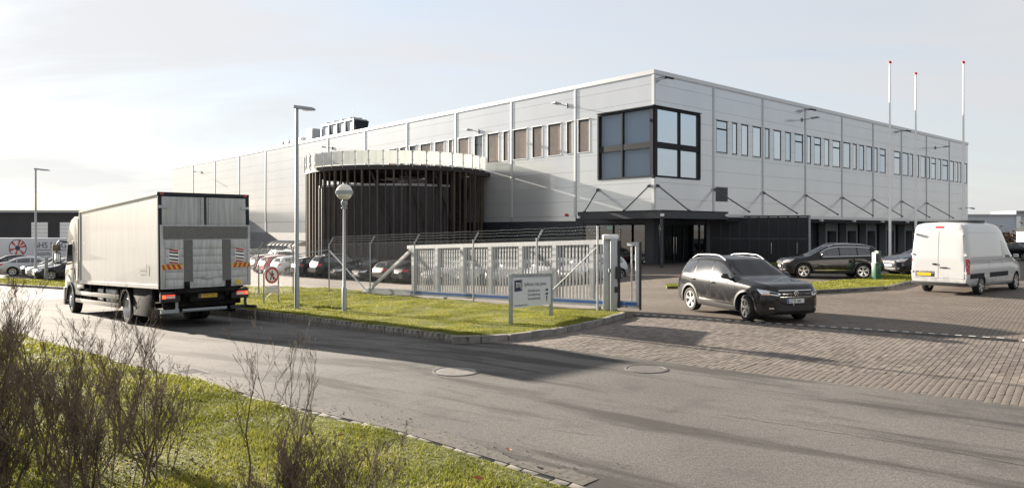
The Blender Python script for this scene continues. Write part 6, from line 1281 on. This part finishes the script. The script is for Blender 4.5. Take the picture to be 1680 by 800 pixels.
# brown hedge at far right
t = empty('brown_hedge', (72, 112, 0), 0, 'brown winter hedge on the bank at the far right edge', 'hedge'); n = 4200; vs_ = []; fs = []
for i in range(n):
    x, y = rng.uniform(-9, 30), rng.uniform(-1.5, 1.5); top = 2.3+.7*math.sin(x*.9)+.5*math.sin(x*2.3+1); z = rng.uniform(0, 1)**.7*top; a = rng.normal(0, .22, (3, 3)); c = np.array([x, y, z]); vs_ += [tuple(c+a[0]), tuple(c+a[1]), tuple(c+a[2])]; fs.append((3*i, 3*i+1, 3*i+2))
s = MB(); s.add(vs_, fs); s.build('foliage', mat('winter_hedge', (.05, .032, .02), .9, col2=(.12, .085, .05), nscale=2, island=True), t)
s = MB(); [s.tube([(x, 0, -.5), (x+.1, 0, 1.2), (x-.1, .1, 2.0)], [.06, .045, .02], 5) for x in np.arange(-8, 30, 1.5)]; s.build('stem', M_twig, t)

# ------------------------------------------------------------------ wear on the road: dirt washed to the verge, cracks, grit
M_silt = mat('washed_dirt', (.050, .043, .036), .95, col2=(.105, .095, .083), nscale=14, detail=8, contrast=(.3, .7))
mb = MB(); pl = resample([NEAR[i] for i in range(2, 7)], .12); vs_ = []; ph = 0.0
for i, (p, a) in enumerate(pl):
    nrm_ = Vector((math.sin(a), -math.cos(a))); wv = max(.03, .17+.10*math.sin(i*.11)+.07*math.sin(i*.37+1)+rng.normal(0, .03)); q0_ = p+nrm_*.05; q1_ = p+nrm_*(.05+wv)
    vs_ += [(q0_.x, q0_.y, G(q0_.x, q0_.y)+.007), (q1_.x, q1_.y, G(q1_.x, q1_.y)+.004)]
mb.add(vs_, [(2*i, 2*i+1, 2*i+3, 2*i+2) for i in range(len(pl)-1)]); tag(mb.build('gutter_dirt', M_silt), kind='structure')
M_crk = mat('crack_fill', (.030, .028, .026), .95)
def crack(pts, wd_):
    mb_ = MB(); vs2 = []; P = resample(pts, .09)
    for i, (p, a) in enumerate(P):
        j = rng.normal(0, .012); n_ = Vector((-math.sin(a), math.cos(a))); w_ = wd_*rng.uniform(.4, 1.2)*min(1, .25+i*.2, .25+(len(P)-1-i)*.2)
        for k_ in (-w_, w_): q = p+n_*(j+k_); vs2.append((q.x, q.y, G(q.x, q.y)+.004))
    mb_.add(vs2, [(2*i, 2*i+1, 2*i+3, 2*i+2) for i in range(len(P)-1)]); tag(mb_.build('road_crack', M_crk), kind='structure')
crack([(.25, 8.75), (.75, 8.5), (1.1, 8.35)], .006); crack([(-7.6, 19.5), (-4.9, 16.6), (-2.4, 14.4), (.6, 12.0)], .008); crack([(-3.3, 11.6), (-1.4, 12.6), (-.3, 14.4)], .005); crack([(2.6, 9.4), (4.4, 8.1), (6.2, 6.4)], .006)
gr = MB()
for i in range(900):
    p, a = pl[int(rng.integers(0, len(pl)))]; n_ = Vector((math.sin(a), -math.cos(a))); q = p+n_*abs(rng.normal(0, .3)); z = G(q.x, q.y)+.004; r = rng.uniform(.004, .013)
    gr.add([(q.x-r, q.y, z), (q.x+r*.8, q.y-r*.6, z), (q.x+r*.3, q.y+r, z), (q.x, q.y, z+r)], [(0, 1, 3), (1, 2, 3), (2, 0, 3)])
tag(gr.build('road_grit', M_setts), kind='stuff')

lt = MB()
for i in range(1500):
    x, y = rng.normal(-4.1, .9), rng.normal(6.7, .8); z = zn(x, y)+rng.uniform(.0, .05); a = rng.normal(0, .014, (3, 3)); lt.add([tuple(np.array([x, y, z])+q) for q in a], [(0, 1, 2)])
tag(lt.build('leaf_litter', mat('dead_leaf', (.11, .065, .03), .9, col2=(.20, .13, .06), nscale=20, island=True), kind=None) if False else lt.build('leaf_litter', mat('dead_leaf', (.11, .065, .03), .9, col2=(.20, .13, .06), nscale=20, island=True)), kind='stuff')
